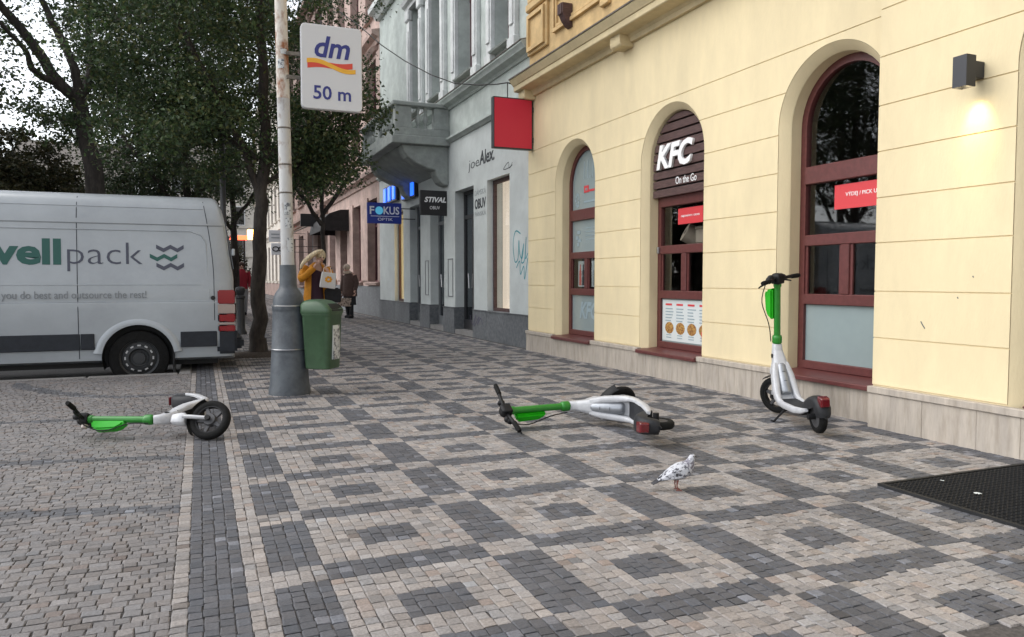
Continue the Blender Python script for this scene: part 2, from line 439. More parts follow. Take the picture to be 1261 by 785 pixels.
# left field: running bond across, thin dark lines
Lf = []
rw = .050
yy = 1.6; row = 0
while yy < KY - .02:
    xx = -.06 - .055 - (row % 2) * .03 - RNG.uniform(0, .02)
    lim = -min(9.0, 1.2 + yy * .75)
    ys = RNG.normal(0, .002)
    # column of lighter stones beside the dark band
    Lf.append((-.115, -.06, yy + ys, yy + rw + ys, *(LIGHT * .98)))
    xx = -.115
    first = True
    while xx > lim:
        L = RNG.uniform(.045, .072) * (0.6 if (first and row % 2) else 1); first = False
        xm = xx - L / 2
        bend = .42 * (1 - math.exp(-(abs(xm) - .1) * 0.9)) if xm < -.1 else 0.0
        c = LEFTC
        yb = yy - bend * (xm < -.1)
        for y0b, th in ((4.03, .125), (5.22, .12), (6.78, .12)):
            if y0b < yb < y0b + th: c = LDARK
        cc = 8.2 + .9 * max(0, -xm - .5) ** 2 * .75
        if cc < yy < cc + .16 + .25 * max(0, -xm - .8) and xm > -1.9: c = LDARK
        Lf.append((xx - L, xx, yy + ys, yy + rw + ys, *c)); xx -= L
    yy += rw; row += 1
S = np.vstack([S, np.array(Lf)])
keep = (S[:, 3] > 1.7)
keep &= ~((S[:, 0] < KX) & (S[:, 3] > KY))
cx = (S[:, 0] + S[:, 1]) / 2; cy = (S[:, 2] + S[:, 3]) / 2
keep &= ~((np.abs(cx - .82) < .55) & (np.abs(cy - 12.35) < .6))      # tree pit
keep &= (cx < 5.0 - .06 * (cy > 4.4) * 0)
S = S[keep]; cx = cx[keep]; cy = cy[keep]
# projected size
cy_, sy_ = math.cos(R(YAW)), math.sin(R(YAW))
fw = cx * sy_ + cy * cy_; rt = cx * cy_ - cy * sy_
upx = 630.5 + FPX * rt / fw
dep = fw * math.cos(R(PITCH)) + CAMH * math.sin(R(PITCH))
vpy = 392.5 + FPX * (CAMH * math.cos(R(PITCH)) - fw * math.sin(R(PITCH))) / dep
infr = (fw > .5) & (upx > 0) & (upx < 1261) & (vpy > 345) & (vpy < 785)
area = (S[:, 1] - S[:, 0]) * (S[:, 3] - S[:, 2]) / fw ** 3 * infr
single = np.argsort(-area)[:300]
tone = RNG.normal(1, .11, (len(S), 1)).clip(.66, 1.4); warm = RNG.normal(0, .022, (len(S), 1))
lum = S[:, 4:7].mean(1) > .2
odd = (RNG.random(len(S)) < .05) & ~lum
C = S[:, 4:7] * tone * np.hstack([1 + warm, 1 + 0 * warm, 1 - warm])
C[odd] = (C[odd] * 1.9)
odd2 = (RNG.random(len(S)) < .05) & lum; C[odd2] *= np.array([.98, .88, .82]); odd3 = (RNG.random(len(S)) < .04) & lum; C[odd3] *= .62

def sett_arrays(sel, lod):
    n = len(sel); s_ = S[sel]
    gap = (.0005 + RNG.random((n, 4)) * .0026 * (RNG.random((n, 4)) < .8)) * np.array([1.15, 1.15, .9, .9])
    x0 = s_[:, 0] + gap[:, 0]; x1 = s_[:, 1] - gap[:, 1]; y0 = s_[:, 2] + gap[:, 2]; y1 = s_[:, 3] - gap[:, 3]
    z = RNG.normal(0, .0008, n); tx = RNG.normal(0, .013, n); ty = RNG.normal(0, .013, n)
    mx = (x0 + x1) / 2; my = (y0 + y1) / 2; hx = (x1 - x0) / 2; hy = (y1 - y0) / 2
    def ring(k, dz, skew=True):
        P = np.zeros((n, 4, 3))
        for i, (sx, sy) in enumerate(((-1, -1), (1, -1), (1, 1), (-1, 1))):
            jx = RNG.normal(0, .0018, n) if skew else 0; jy = RNG.normal(0, .0018, n) if skew else 0
            ix = hx - k; iy = hy - k
            P[:, i, 0] = mx + sx * ix + jx; P[:, i, 1] = my + sy * iy + jy
            P[:, i, 2] = z + dz + sx * ix * tx + sy * iy * ty
        return P
    if lod == 0:
        rings = [ring(.0038, .0004), ring(.0014, -.0007), ring(0, -.0035), ]
        P = np.concatenate(rings + [ring(-.001, -.016, False)], 1); nr = 4
    elif lod == 1:
        P = np.concatenate([ring(.0025, 0), ring(0, -.010)], 1); nr = 2
    else:
        P = ring(0.001, 0, False); nr = 1
    fs = [(0, 1, 2, 3)]
    for q in range(nr - 1):
        for i in range(4):
            j = (i + 1) % 4; fs.append((q * 4 + i, q * 4 + 4 + i, q * 4 + 4 + j, q * 4 + j))
    fs = np.array(fs)
    F = (fs[None] + (np.arange(n) * 4 * nr)[:, None, None]).reshape(-1, 4)
    col = np.repeat(C[sel], len(fs), 0)
    return P.reshape(-1, 3), F, col
def quadmesh(name, V, F, col, attr='tint', smooth=False):
    me = bpy.data.meshes.new(name)
    me.vertices.add(len(V)); me.vertices.foreach_set('co', np.ascontiguousarray(V, np.float32).ravel())
    k = F.shape[1]
    me.loops.add(F.size); me.loops.foreach_set('vertex_index', np.ascontiguousarray(F, np.int32).ravel())
    me.polygons.add(len(F)); me.polygons.foreach_set('loop_start', np.arange(0, F.size, k, dtype=np.int32))
    me.update(calc_edges=True); me.validate()
    a = me.attributes.new(attr, 'FLOAT_COLOR', 'FACE')
    a.data.foreach_set('color', np.hstack([col, np.ones((len(col), 1))]).astype(np.float32).ravel())
    if smooth: me.shade_smooth()
    else: me.shade_flat()
    return me
mask = np.ones(len(S), bool); mask[single] = False
idx = np.nonzero(mask)[0]
near = idx[(fw[idx] < 6.5)]; mid = idx[(fw[idx] >= 6.5) & (fw[idx] < 20)]; far = idx[fw[idx] >= 20]
parts = [sett_arrays(near, 0), sett_arrays(mid, 1), sett_arrays(far, 2)]
Vs, Fs, Cs = [], [], []; b = 0
for V, F, c in parts:
    Vs.append(V); Fs.append(F + b); Cs.append(c); b += len(V)
tag(obj('sett_field', quadmesh('sett_field', np.vstack(Vs), np.vstack(Fs), np.vstack(Cs)), 'sett', pavement), kind='stuff')
for i in single:                                # nearest stones, one object each
    V, F, c = sett_arrays(np.array([i]), 0)
    o_ = np.array([cx[i], cy[i], 0]); V = V - o_
    o = obj('sett', quadmesh('sett', V, F, c), 'sett', pavement); o.location = o_
# soil round the tree
sp = MB()
n = 14
ringp = [(.82 + .50 * (1 + .0 * k) * math.cos(2 * math.pi * k / n), 12.35 + .55 * math.sin(2 * math.pi * k / n)) for k in range(n)]
MB().loft([[(.82 + q * .53 * math.cos(t), 12.35 + q * .58 * math.sin(t), z) for t in [2 * math.pi * k / n for k in range(n)]] for q, z in ((1.05, -.03), (.9, .0), (.5, .035), (.1, .05))]).build('soil_patch', 'soil', pavement, smooth=60)

# ------------------------------------------------------------------ yellow building with the arched take-away windows
GZ = [.33, .70, 1.062, 1.437, 1.785, 2.14, 2.49, 2.86, 3.22]
ZS = 2.54; RIM = .625; RIN = .548
XF, XP, YP, YE = 5.0, 4.88, 4.42, 11.47           # wall plane, projecting part plane, its end, end of building
yb_ = thing('yellow_building', 'pale yellow plastered building with tall arched windows and stone plinth', 'building', (XF, 8, 0))
yb_.location = (0, 0, 0)
def hw(z, r=RIM):
    if z <= ZS: return r
    d = r * r - (z - ZS) ** 2
    return math.sqrt(d) if d > 0 else 0.0
def zsamples(z0, z1):
    if z1 <= ZS: return [z0, z1]
    zs = {z0, z1}
    for k in range(0, 25):
        z = ZS + RIM * math.sin(math.pi / 2 * k / 24)
        if z0 < z < z1: zs.add(z)
    return sorted(zs)
def wallpiece(z0, z1, lo, hi, x0, x1, inset=0.0):
    """lo/hi: ('c', centre of arch) or ('y', plain end)"""
    zs = zsamples(z0, z1)
    A = [((lo[1] + (hw(z) + inset * (hw(z) > 0)) if lo[0] == 'c' else lo[1]), z) for z in zs]
    B = [((hi[1] - (hw(z) + inset * (hw(z) > 0)) if hi[0] == 'c' else hi[1]), z) for z in zs]
    poly = B + A[::-1]
    q = [poly[0]]
    for p in poly[1:]:
        if abs(p[0] - q[-1][0]) + abs(p[1] - q[-1][1]) > 1e-5: q.append(p)
    return MB().prism(q, lambda a, b: (x0, a, b), lambda a, b: (x1, a, b))
W3, W2, W1, W4 = 5.03, 7.41, 9.83, 2.71
segs_main = [(('y', YP + .001), ('c', W3)), (('c', W3), ('c', W2)), (('c', W2), ('c', W1)), (('c', W1), ('y', YE))]
segs_pier = [(('y', -4.0), ('c', .35)), (('c', .35), ('c', W4)), (('c', W4), ('y', YP))]
for xf, segs, thick in ((XF, segs_main, .06), (XP, segs_pier, .2)):
    for lo, hi in segs:
        for i in range(len(GZ) - 1):
            z0, z1 = GZ[i] + .0045, GZ[i + 1] - .0045
            if lo == segs_main[0][0] and xf == XF and z1 < ZS: continue
            if lo == segs_main[0][0] and xf == XF and hi[1] - hw(z1) < YP + .03 : continue
            o = wallpiece(z0, z1, lo, hi, xf, xf + .02, .004)
            o.build('plaster_block', 'plaster_yellow', yb_)
        if not (lo == segs_main[0][0] and xf == XF):
            wallpiece(.02, 3.30, lo, hi, xf + .0095, xf + thick, .001).build('wall_core', 'plaster_yellow', yb_)
        else:
            wallpiece(ZS + .2, 3.30, lo, hi, xf + .0095, xf + thick, .001).build('wall_core', 'plaster_yellow', yb_)
BX(XF, XF + .25, YP + .001, YE, 3.2245, 4.5).build('upper_wall_band', 'plaster_yellow', yb_)
BX(XP, XF + .25, -4, YP, 3.2245, 4.5).build('upper_wall_band', 'plaster_yellow', yb_)
BX(XF + .06, XF + .28, YE - .28, YE, .02, 3.3).build('wall_end', 'plaster_yellow', yb_)
def arch_path(c, r, zb, n=28):
    return [(c + r, zb)] + [(c + r * math.cos(math.pi * k / n), ZS + r * math.sin(math.pi * k / n)) for k in range(n + 1)] + [(c - r, zb)]
def splay(c, xf):
    rings = [[(x_, y_, z_) for y_, z_ in arch_path(c, r, .30)] for r, x_ in ((RIM, xf + .004), (RIN + .008, xf + .07), (RIN, xf + .085), (RIN, xf + .30))]
    MB().loft(rings, cap=False, closed=False).build('window_reveal', 'plaster_yellow', yb_, smooth=20)
# plinth of stone slabs with a thin cap
def plinth(xf, y0, y1, cuts):
    y = y0
    while y < y1 - .05:
        e = min(y + random.choice((.34, .42, .30, .52)), y1)
        if y1 - e < .15: e = y1
        BX(xf - .040 + random.uniform(-.0015, .0015), xf + .05, y + .0006, e - .0006, -.02, .268 + random.uniform(-.002, .002)).build('plinth_slab', 'travertine', yb_, bevel=.003)
        y = e
    edges = [y0] + [q for c in cuts for q in (c - .60, c + .60)] + [y1]
    for a, b in zip(edges[::2], edges[1::2]):
        a = max(a, y0); b = min(b, y1)
        if b - a > .05: BX(xf - .056, xf + .006, a, b, .2705, .322).build('plinth_cap', 'travertine', yb_, bevel=.004)
plinth(XF, YP + .001, YE, [W3 - .02, W2, W1])
plinth(XP, -4, YP, [])
def arch_poly(c, r, zb, n=24):
    return [(c - r, zb)] + [(c - r * math.cos(math.pi * k / n), ZS + r * math.sin(math.pi * k / n)) for k in range(n + 1)] + [(c + r, zb)]
def window(c, xf, kind):
    splay(c, xf)
    fx = xf + .20
    # outer frame: arch band
    a = arch_path(c, RIN - .001, .325); b_ = arch_path(c, RIN - .068, .325)
    rings = [[(fx, *p) for p in a], [(fx, *p) for p in b_], [(fx + .06, *p) for p in b_], [(fx + .06, *p) for p in a], [(fx, *p) for p in a]]
    win = MB().loft(rings, cap=False, closed=False).build('arched_window', 'frame_red', yb_, smooth=25)
    ri = RIN - .068
    def bar(name, y0, y1, z0, z1, dx=0.0): return BX(fx - .006 - dx, fx + .05, y0, y1, z0, z1).build(name, 'frame_red', win, bevel=.006)
    bar('bottom_rail', c - ri, c + ri, .33, .405)
    bar('transom', c - ri, c + ri, .925, 1.022); bar('transom', c - ri, c + ri, 1.462, 1.562)
    bar('transom', c - ri, c + ri, 2.025, 2.185, .01)
    bar('mullion', c - .045, c + .045, 1.0225, 1.4615)
    px_ = fx + .03
    def pane(z0, z1, y0, y1, m): return BX(px_, px_ + .008, y0, y1, z0, z1).build('pane', m, win)
    low = {'a': 'frosted', 'b': 'frosted', 'c': 'frosted', 'd': 'frosted'}[kind]
    mid = 'frosted' if kind in 'ad' else 'glass_clear'
    pane(.405, .925, c - ri, c + ri, low)
    for y0, y1 in ((c - ri, c - .045), (c + .045, c + ri)):
        pane(1.022, 1.462, y0, y1, mid if kind != 'a' else 'glass_clear')
        # sliding sash frame inside
        for yy0, yy1, z0, z1 in ((y0 + .0005, y0 + .03, 1.023, 1.461), (y1 - .03, y1 - .0005, 1.023, 1.461)):
            BX(fx + .012, fx + .028, yy0, yy1, z0, z1).build('sash', 'frame_red', win)
    pane(1.562, 2.025, c - ri, c + ri, mid)
    if kind != 'b':
        MB().prism(arch_poly(c, ri + .004, 2.185), lambda y, z: (px_, y, z), lambda y, z: (px_ + .008, y, z)).build('pane', 'frosted' if kind in 'ad' else 'glass_clear', win)
    # sill board
    MB().prism([(xf - .085, .262), (xf + .22, .262), (xf + .22, .330), (xf - .075, .305), (xf - .085, .298)] if xf == XF else [(xf + .012, .3235), (xf + .22, .3235), (xf + .22, .345), (xf + .012, .335)], lambda a, z: (a, c - (.595 if xf == XF else .54), z), lambda a, z: (a, c + (.595 if xf == XF else .54), z)).build('sill', 'frame_red', win, bevel=.004)
    return win, fx
w1, fx1 = window(W1, XF, 'a')
w2, fx2 = window(W2, XF, 'b')
w3, fx3 = window(W3, XF, 'c')
w4, fx4 = window(W4, XP, 'd'); w5, fx5 = window(.35, XP, 'd')
def flatbox(x, y0, y1, z0, z1, m, parent, name, t=.003): return BX(x - t, x, y0, y1, z0, z1).build(name, m, parent)
def wallM(x): return Matrix.Translation((x, 0, 0)) @ WALLM       # text x = -Y, text y = Z
# window 1: pale film with prints
xg = fx1 + .029
put_text('eleven', 'print_grey', w1, wallM(xg), -(W1 + .14), 2.62, w=.42, h=.26, depth=.002)
for i in range(9):
    a = 2 * math.pi * i / 9
    flatbox(xg, W1 + .33 + .05 * math.cos(a) - .018, W1 + .33 + .05 * math.cos(a) + .018, 2.33 + .09 * math.sin(a) - .02, 2.33 + .09 * math.sin(a) + .02, 'print_grey', w1, 'print_mark')
flatbox(xg, W1 - .02, W1 + .12, 2.42, 2.52, 'print_red', w1, 'print_mark'); flatbox(xg - .001, W1 + .02, W1 + .08, 2.45, 2.485, 'frosted', w1, 'print_mark')
flatbox(xg, W1 - .20, W1 - .03, 2.425, 2.455, 'print_red', w1, 'print_mark')
flatbox(xg, W1 - .36, W1 + .12, 2.275, 2.305, 'print_grey', w1, 'print_mark')
for i in range(4): flatbox(xg, W1 - .40, W1 + .06, 1.90 - i * .055, 1.912 - i * .055, 'print_grey', w1, 'print_line')
for i, (dy, dz, s_) in enumerate(((.28, 1.86, .05), (.33, 1.78, .04), (.26, 1.74, .05), (.30, 1.68, .035))):
    flatbox(xg, W1 + dy - s_, W1 + dy + s_, dz - .03, dz + .02, 'print_grey', w1, 'print_mark')
for (y0, y1) in ((W1 + .10, W1 + .34), (W1 - .42, W1 - .08)):
    flatbox(fx1 + .034 + .02, y0, y1, 1.05, 1.43, 'paper_white', w1, 'poster')
    for k in range(2):
        yc = y0 + (y1 - y0) * (.3 + .4 * k)
        MB().prism([(yc - .035, 1.07), (yc + .035, 1.07), (yc + .03, 1.27), (yc + .012, 1.31), (yc + .012, 1.38), (yc - .012, 1.38), (yc - .012, 1.31), (yc - .03, 1.27)],
                   lambda y, z: (fx1 + .046, y, z), lambda y, z: (fx1 + .051, y, z)).build('bottle_print', ('print_dark', 'print_red')[k % 2] if y0 > W1 else 'print_dark', w1)
put_text('kfc', 'print_grey', w1, wallM(xg), -(W1 + .24), .58, w=.56, h=.25, depth=.002)
# window 2: slatted sign in the arch
MB().prism(arch_poly(W2, RIN - .01, 2.15), lambda y, z: (XF + .165, y, z), lambda y, z: (XF + .18, y, z)).build('sign_backing', 'door_black', w2)
z = 2.135; k = 0
while z < 3.03:
    h_ = min(.088, 3.07 - z)
    def lim(zz): return max(.02, hw(zz, RIN - .012))
    zs_ = [z + h_ * t / 3 for t in range(4)]
    poly = [(W2 - lim(q), q) for q in zs_] + [(W2 + lim(q), q) for q in zs_[::-1]]
    MB().prism(poly, lambda y, z: (XF + .118 + .02 * (k % 2) * 0, y, z), lambda y, z: (XF + .163, y, z)).build('slat', 'slat_brown', w2, bevel=.004)
    z += .108; k += 1
put_text('kfc', 'letter_white', w2, wallM(XF + .116), -(W2 + .42), 2.455, w=.72, h=.29, depth=.03)
put_text('onthego', 'letter_white', w2, wallM(XF + .116), -(W2 + .06), 2.255, w=.40, h=.085, depth=.004)
flatbox(fx2 + .026, W2 - .32, W2 + .16, 1.80, 1.985, 'print_red', w2, 'notice')
put_text('obj', 'letter_white', w2, wallM(fx2 + .0225), -(W2 + .10), 1.875, w=.36, h=.034, depth=.002)
# menu sheet in the lower pane
flatbox(fx2 + .0285, W2 - .47, W2 + .465, .42, .91, 'paper_white', w2, 'menu_sheet')
for cidx in range(4):
    y1 = W2 + .40 - cidx * .225
    flatbox(fx2 + .0252, y1 - .13, y1, .845, .868, 'print_red', w2, 'menu_heading')
    for r_ in range(5):
        flatbox(fx2 + .0252, y1 - .10 - random.uniform(0, .06), y1, .80 - r_ * .036, .812 - r_ * .036, 'print_grey', w2, 'menu_line')
    MB().ell((fx2 + .0255, y1 - .08, .575), (.003, .095, .072), 10, 6).build('menu_picture', 'print_food', w2)
    for r_ in range(2): flatbox(fx2 + .0252, y1 - .12, y1 - .02, .455 + r_ * .03, .466 + r_ * .03, 'print_grey', w2, 'menu_line')
MB().prism([(W2 - .44, .45), (W2 - .33, .45), (W2 - .31, .56), (W2 - .46, .56)], lambda y, z: (fx2 + .0222, y, z), lambda y, z: (fx2 + .025, y, z)).build('menu_picture', 'print_red', w2)
# hinge on the jamb
BX(fx2 - .03, fx2, W2 + RIN - .05, W2 + RIN - .02, 1.47, 1.55).build('hinge', 'steel', w2, bevel=.004)
# window 3: red notice
flatbox(fx3 + .026, W3 - .46, W3 + .155, 1.772, 1.985, 'print_red', w3, 'notice')
put_text('vydej', 'letter_white', w3, wallM(fx3 + .0225), -(W3 + .03), 1.868, w=.36, h=.052, depth=.002)
# the room behind
room = MB()
room.box(8.2, 8.3, -4, YE, .0, 3.5); room.box(5.42, 8.3, -4, YE, -.1, .12); room.box(5.42, 8.3, -4, YE, 3.42, 3.5); room.box(5.42, 8.3, YE - .1, YE, .1, 3.45); room.box(5.42, 8.3, -4.1, -4, .1, 3.45)
room.build('interior_room', 'interior', yb_)
BX(5.55, 6.1, 4.5, 8.4, .12, 1.0).build('counter', 'interior', yb_)
for yy0, yy1 in ((W2 + .05, W2 + .30), (W2 - .42, W2 - .02)):
    r_ = thing('paper_roll', 'large beige paper roll on the sill inside the ordering window' if yy0 > W2 else 'wide beige box with rounded lid on the sill inside the ordering window', 'paper roll' if yy0 > W2 else 'box')
    if yy0 > W2:
        M_ = Matrix.Translation((5.42, (yy0 + yy1) / 2, 1.685)) @ Euler((0, R(-62), R(-25))).to_matrix().to_4x4()
        MB().lathe([(.035, -.08), (.115, -.08), (.115, .08), (.035, .08), (.035, -.08)], 24, M_, cap=False).build('roll', 'hat_beige', r_, smooth=30)
        MB().lathe([(.034, -.079), (.034, .079)], 16, M_, cap=False).build('core', 'print_dark', r_)
    else:
        r_.name = 'supply_box'
        BX(5.33, 5.5, yy0, yy1, 1.565, 1.74).build('carton', 'hat_beige', r_, bevel=.02)
        BX(5.325, 5.505, yy0 - .005, yy1 + .005, 1.741, 1.77).build('lid', 'hat_beige', r_, bevel=.012)
# wide cornice above the ground floor
def profile_y(prof, xw, y0, y1):
    return MB().prism(prof, lambda d, z: (xw - d, y0, z), lambda d, z: (xw - d, y1, z))
CP = [(-.02, 4.07), (.05, 4.07), (.06, 4.12), (.09, 4.15), (.26, 4.165), (.27, 4.175), (.27, 4.245), (.285, 4.25), (.30, 4.275), (.335, 4.315), (.345, 4.335), (.345, 4.345), (-.02, 4.43)]
for xw, y0, y1 in ((XF, YP + .001, YE - .02), (XP, -4, YP + .3)):
    profile_y(CP, xw, y0, y1).build('cornice', 'plaster_cream', yb_, smooth=25)
    profile_y([(.30, 4.352), (.36, 4.343), (.362, 4.36), (.0, 4.445), (.0, 4.437)], xw, y0, y1).build('gutter_sheet', 'gutter', yb_)
for yc in (YE - .17, 8.35, 5.35, 3.5, 2.0):
    xw = XF if yc > YP else XP
    profile_y([(0, 4.015), (.16, 4.015), (.19, 4.035), (.20, 4.07), (.20, 4.163), (0, 4.14)], xw, yc - .12, yc + .12).build('bracket', 'plaster_cream', yb_, bevel=.006)
# first floor wall with mouldings
XU = XF + .02
BX(XU, XU + .3, -4, YE, 4.46, 9.5).build('first_floor_wall', 'plaster_ochre', yb_)
def ring_frame(x, y0, y1, z0, z1, wd, t, m, name, parent):
    mb = MB(); mb.box(x - t, x - .001, y0, y1, z0, z0 + wd); mb.box(x - t, x - .001, y0, y1, z1 - wd, z1); mb.box(x - t, x - .001, y0, y0 + wd, z0 + wd, z1 - wd); mb.box(x - t, x - .001, y1 - wd, y1, z0 + wd, z1 - wd)
    return mb.build(name, m, parent)
BX(XU - .05, XU - .001, YE - .75, YE - .02, 4.75, 5.42).build('pedestal_block', 'plaster_ochre', yb_, bevel=.01)
ring_frame(XU - .05, YE - .70, YE - .07, 4.80, 5.37, .06, .04, 'plaster_ochre', 'panel_moulding', yb_)
BX(XU - .09, XU - .001, YE - .80, YE - .02, 5.43, 5.56).build('pedestal_cap', 'plaster_ochre', yb_, bevel=.02)
BX(XU - .06, XU - .001, YE - .72, YE - .03, 5.57, 9.4).build('pilaster', 'plaster_ochre', yb_, bevel=.015)
y = YE - .95
for k in range(3):
    y1 = y - k * 2.45
    ring_frame(XU, y1 - 1.45, y1, 4.86, 5.42, .05, .05, 'plaster_ochre', 'panel_moulding', yb_)
    ring_frame(XU, y1 - 1.38, y1 - .07, 4.93, 5.35, .035, .03, 'plaster_ochre', 'panel_moulding', yb_)
    profile_y([(0, 5.56), (.07, 5.56), (.12, 5.62), (.20, 5.66), (.20, 5.70), (0, 5.74)], XU, y1 - 1.6, y1 + .1).build('window_sill', 'plaster_ochre', yb_)
    BX(XU - .06, XU - .001, y1 - 1.70, y1 - 1.48, 4.75, 5.5).build('pedestal_block', 'plaster_ochre', yb_, bevel=.01)
    BX(XU - .06, XU - .001, y1 - 2.36, y1 - 2.14, 4.75, 5.5).build('pedestal_block', 'plaster_ochre', yb_, bevel=.01)
    BX(XU - .1, XU - .001, y1 - 1.35, y1 - .1, 5.80, 7.6).build('window_casing', 'plaster_ochre', yb_)
    BX(XU - .104, XU - .1005, y1 - 1.2, y1 - .25, 5.9, 7.5).build('pane', 'van_glass', yb_)
# dark wooden corbel on the first-floor wall
cb = onx(695, 19, XU - .1)
cor = thing('carved_corbel', 'small dark brown ribbed corbel fixed on the ochre wall above the cornice', 'corbel')
MB().prism([(0, .16), (.17, .16), (.17, .02), (.12, -.08), (.06, -.15), (0, -.18)], lambda d, z: (XU - d - .001, cb.y - .07, cb.z + z), lambda d, z: (XU - d - .001, cb.y + .07, cb.z + z)).build('block', 'slat_brown', cor, bevel=.01)
for k in (-1, 0, 1): BX(XU - .185, XU - .172, cb.y + k * .045 - .014, cb.y + k * .045 + .014, cb.z + .0, cb.z + .15).build('rib', 'slat_brown', cor)

scribble([(1134, 396), (1136, 400), (1139, 405)], XP, 'post_grey', yb_, .004, 'plaster_scratch'); scribble([(1198, 340), (1199, 342)], XP, 'post_grey', yb_, .004, 'plaster_scratch'); scribble([(1179, 366), (1180, 368)], XP, 'post_grey', yb_, .004, 'plaster_scratch')
# wall lamp shining down
ly = 3.60
lp = thing('wall_lamp', 'dark grey box wall lamp lit downwards on the yellow wall', 'wall lamp', (0, 0, 0))
mb = MB()
for (a0, a1, b0, b1) in ((4.685, 4.775, ly - .05, ly - .044), (4.685, 4.775, ly + .044, ly + .05), (4.685, 4.691, ly - .044, ly + .044), (4.769, 4.775, ly - .044, ly + .044)):
    mb.box(a0, a1, b0, b1, 2.43, 2.635)
mb.box(4.691, 4.769, ly - .044, ly + .044, 2.58, 2.635)
mb.build('housing', 'dark_metal', lp)
BX(4.7755, 4.879, ly - .035, ly + .035, 2.495, 2.605).build('mount', 'dark_metal', lp, bevel=.004)
MB().lathe([(.034, 2.452), (.034, 2.47)], 20, Matrix.Translation((4.73, ly, 0))).build('lens', 'lamp_lens', lp)
ld = bpy.data.lights.new('lamp_light', 'SPOT'); ld.energy = 10; ld.color = (1, .68, .24); ld.spot_size = R(58); ld.spot_blend = 1.0; ld.shadow_soft_size = .03
lo_ = bpy.data.objects.new('lamp_light', ld); COL.objects.link(lo_); lo_.location = (4.73, ly, 2.43); lo_.rotation_euler = (0, R(-34), 0); lo_.parent = lp

# red square hanging sign on arms at the corner of the building
sg = thing('hanging_sign', 'square red hanging sign with dark border at the yellow wall corner', 'sign')
ysg = 11.30
p0 = ony(606, 119, ysg); p1 = ony(654.5, 186, ysg)
BX(p0.x, p1.x, ysg - .05, ysg + .05, p1.z, p0.z).build('frame', 'door_black', sg, bevel=.006)
BX(p0.x + .02, p1.x - .02, ysg - .054, ysg - .0505, p1.z + .02, p0.z - .02).build('panel', 'red_sign', sg)
BX(p0.x + .02, p1.x - .02, ysg + .0505, ysg + .054, p1.z + .02, p0.z - .02).build('panel', 'red_sign', sg)
for k in (.2, .8):
    zz = p1.z + (p0.z - p1.z) * k
    BX(p1.x - .01, XF + .02, ysg - .015, ysg + .015, zz - .012, zz + .012).build('arm', 'door_black', sg)
    BX(XF - .03, XF - .001, ysg - .05, ysg + .05, zz - .04, zz + .04).build('arm_plate', 'door_black', sg, bevel=.006)

# ------------------------------------------------------------------ grey-green house with shops and a balcony
XB = 5.1
def Yx(px, X=XB): return onx(px, 330, X).y
gh = thing('grey_building', 'grey green house with shops below, balcony and white stucco window surrounds', 'building')
ops = [('win', Yx(627.5), Yx(600)), ('door', Yx(583.5), Yx(560.5)), ('door', Yx(547), Yx(530)), ('door', Yx(518), Yx(505)), ('win', Yx(497), Yx(486))]
YB0, YB1 = YE + .015, Yx(468)
TOPZ = 3.04; PZ = .56
prev = YB0
for k, (kd, a, b_) in enumerate(ops + [('end', YB1, YB1)]):
    BX(XB, XB + .6, prev, a, PZ, TOPZ).build('pier', 'plaster_grey', gh)
    BX(XB - .03, XB + .6, prev, a, -.02, PZ - .012).build('plinth', 'plinth_grey', gh, bevel=.006)
    BX(XB - .045, XB + .05, prev, a, PZ - .0115, PZ - .0005).build('plinth_cap', 'plinth_grey', gh)
    prev = b_
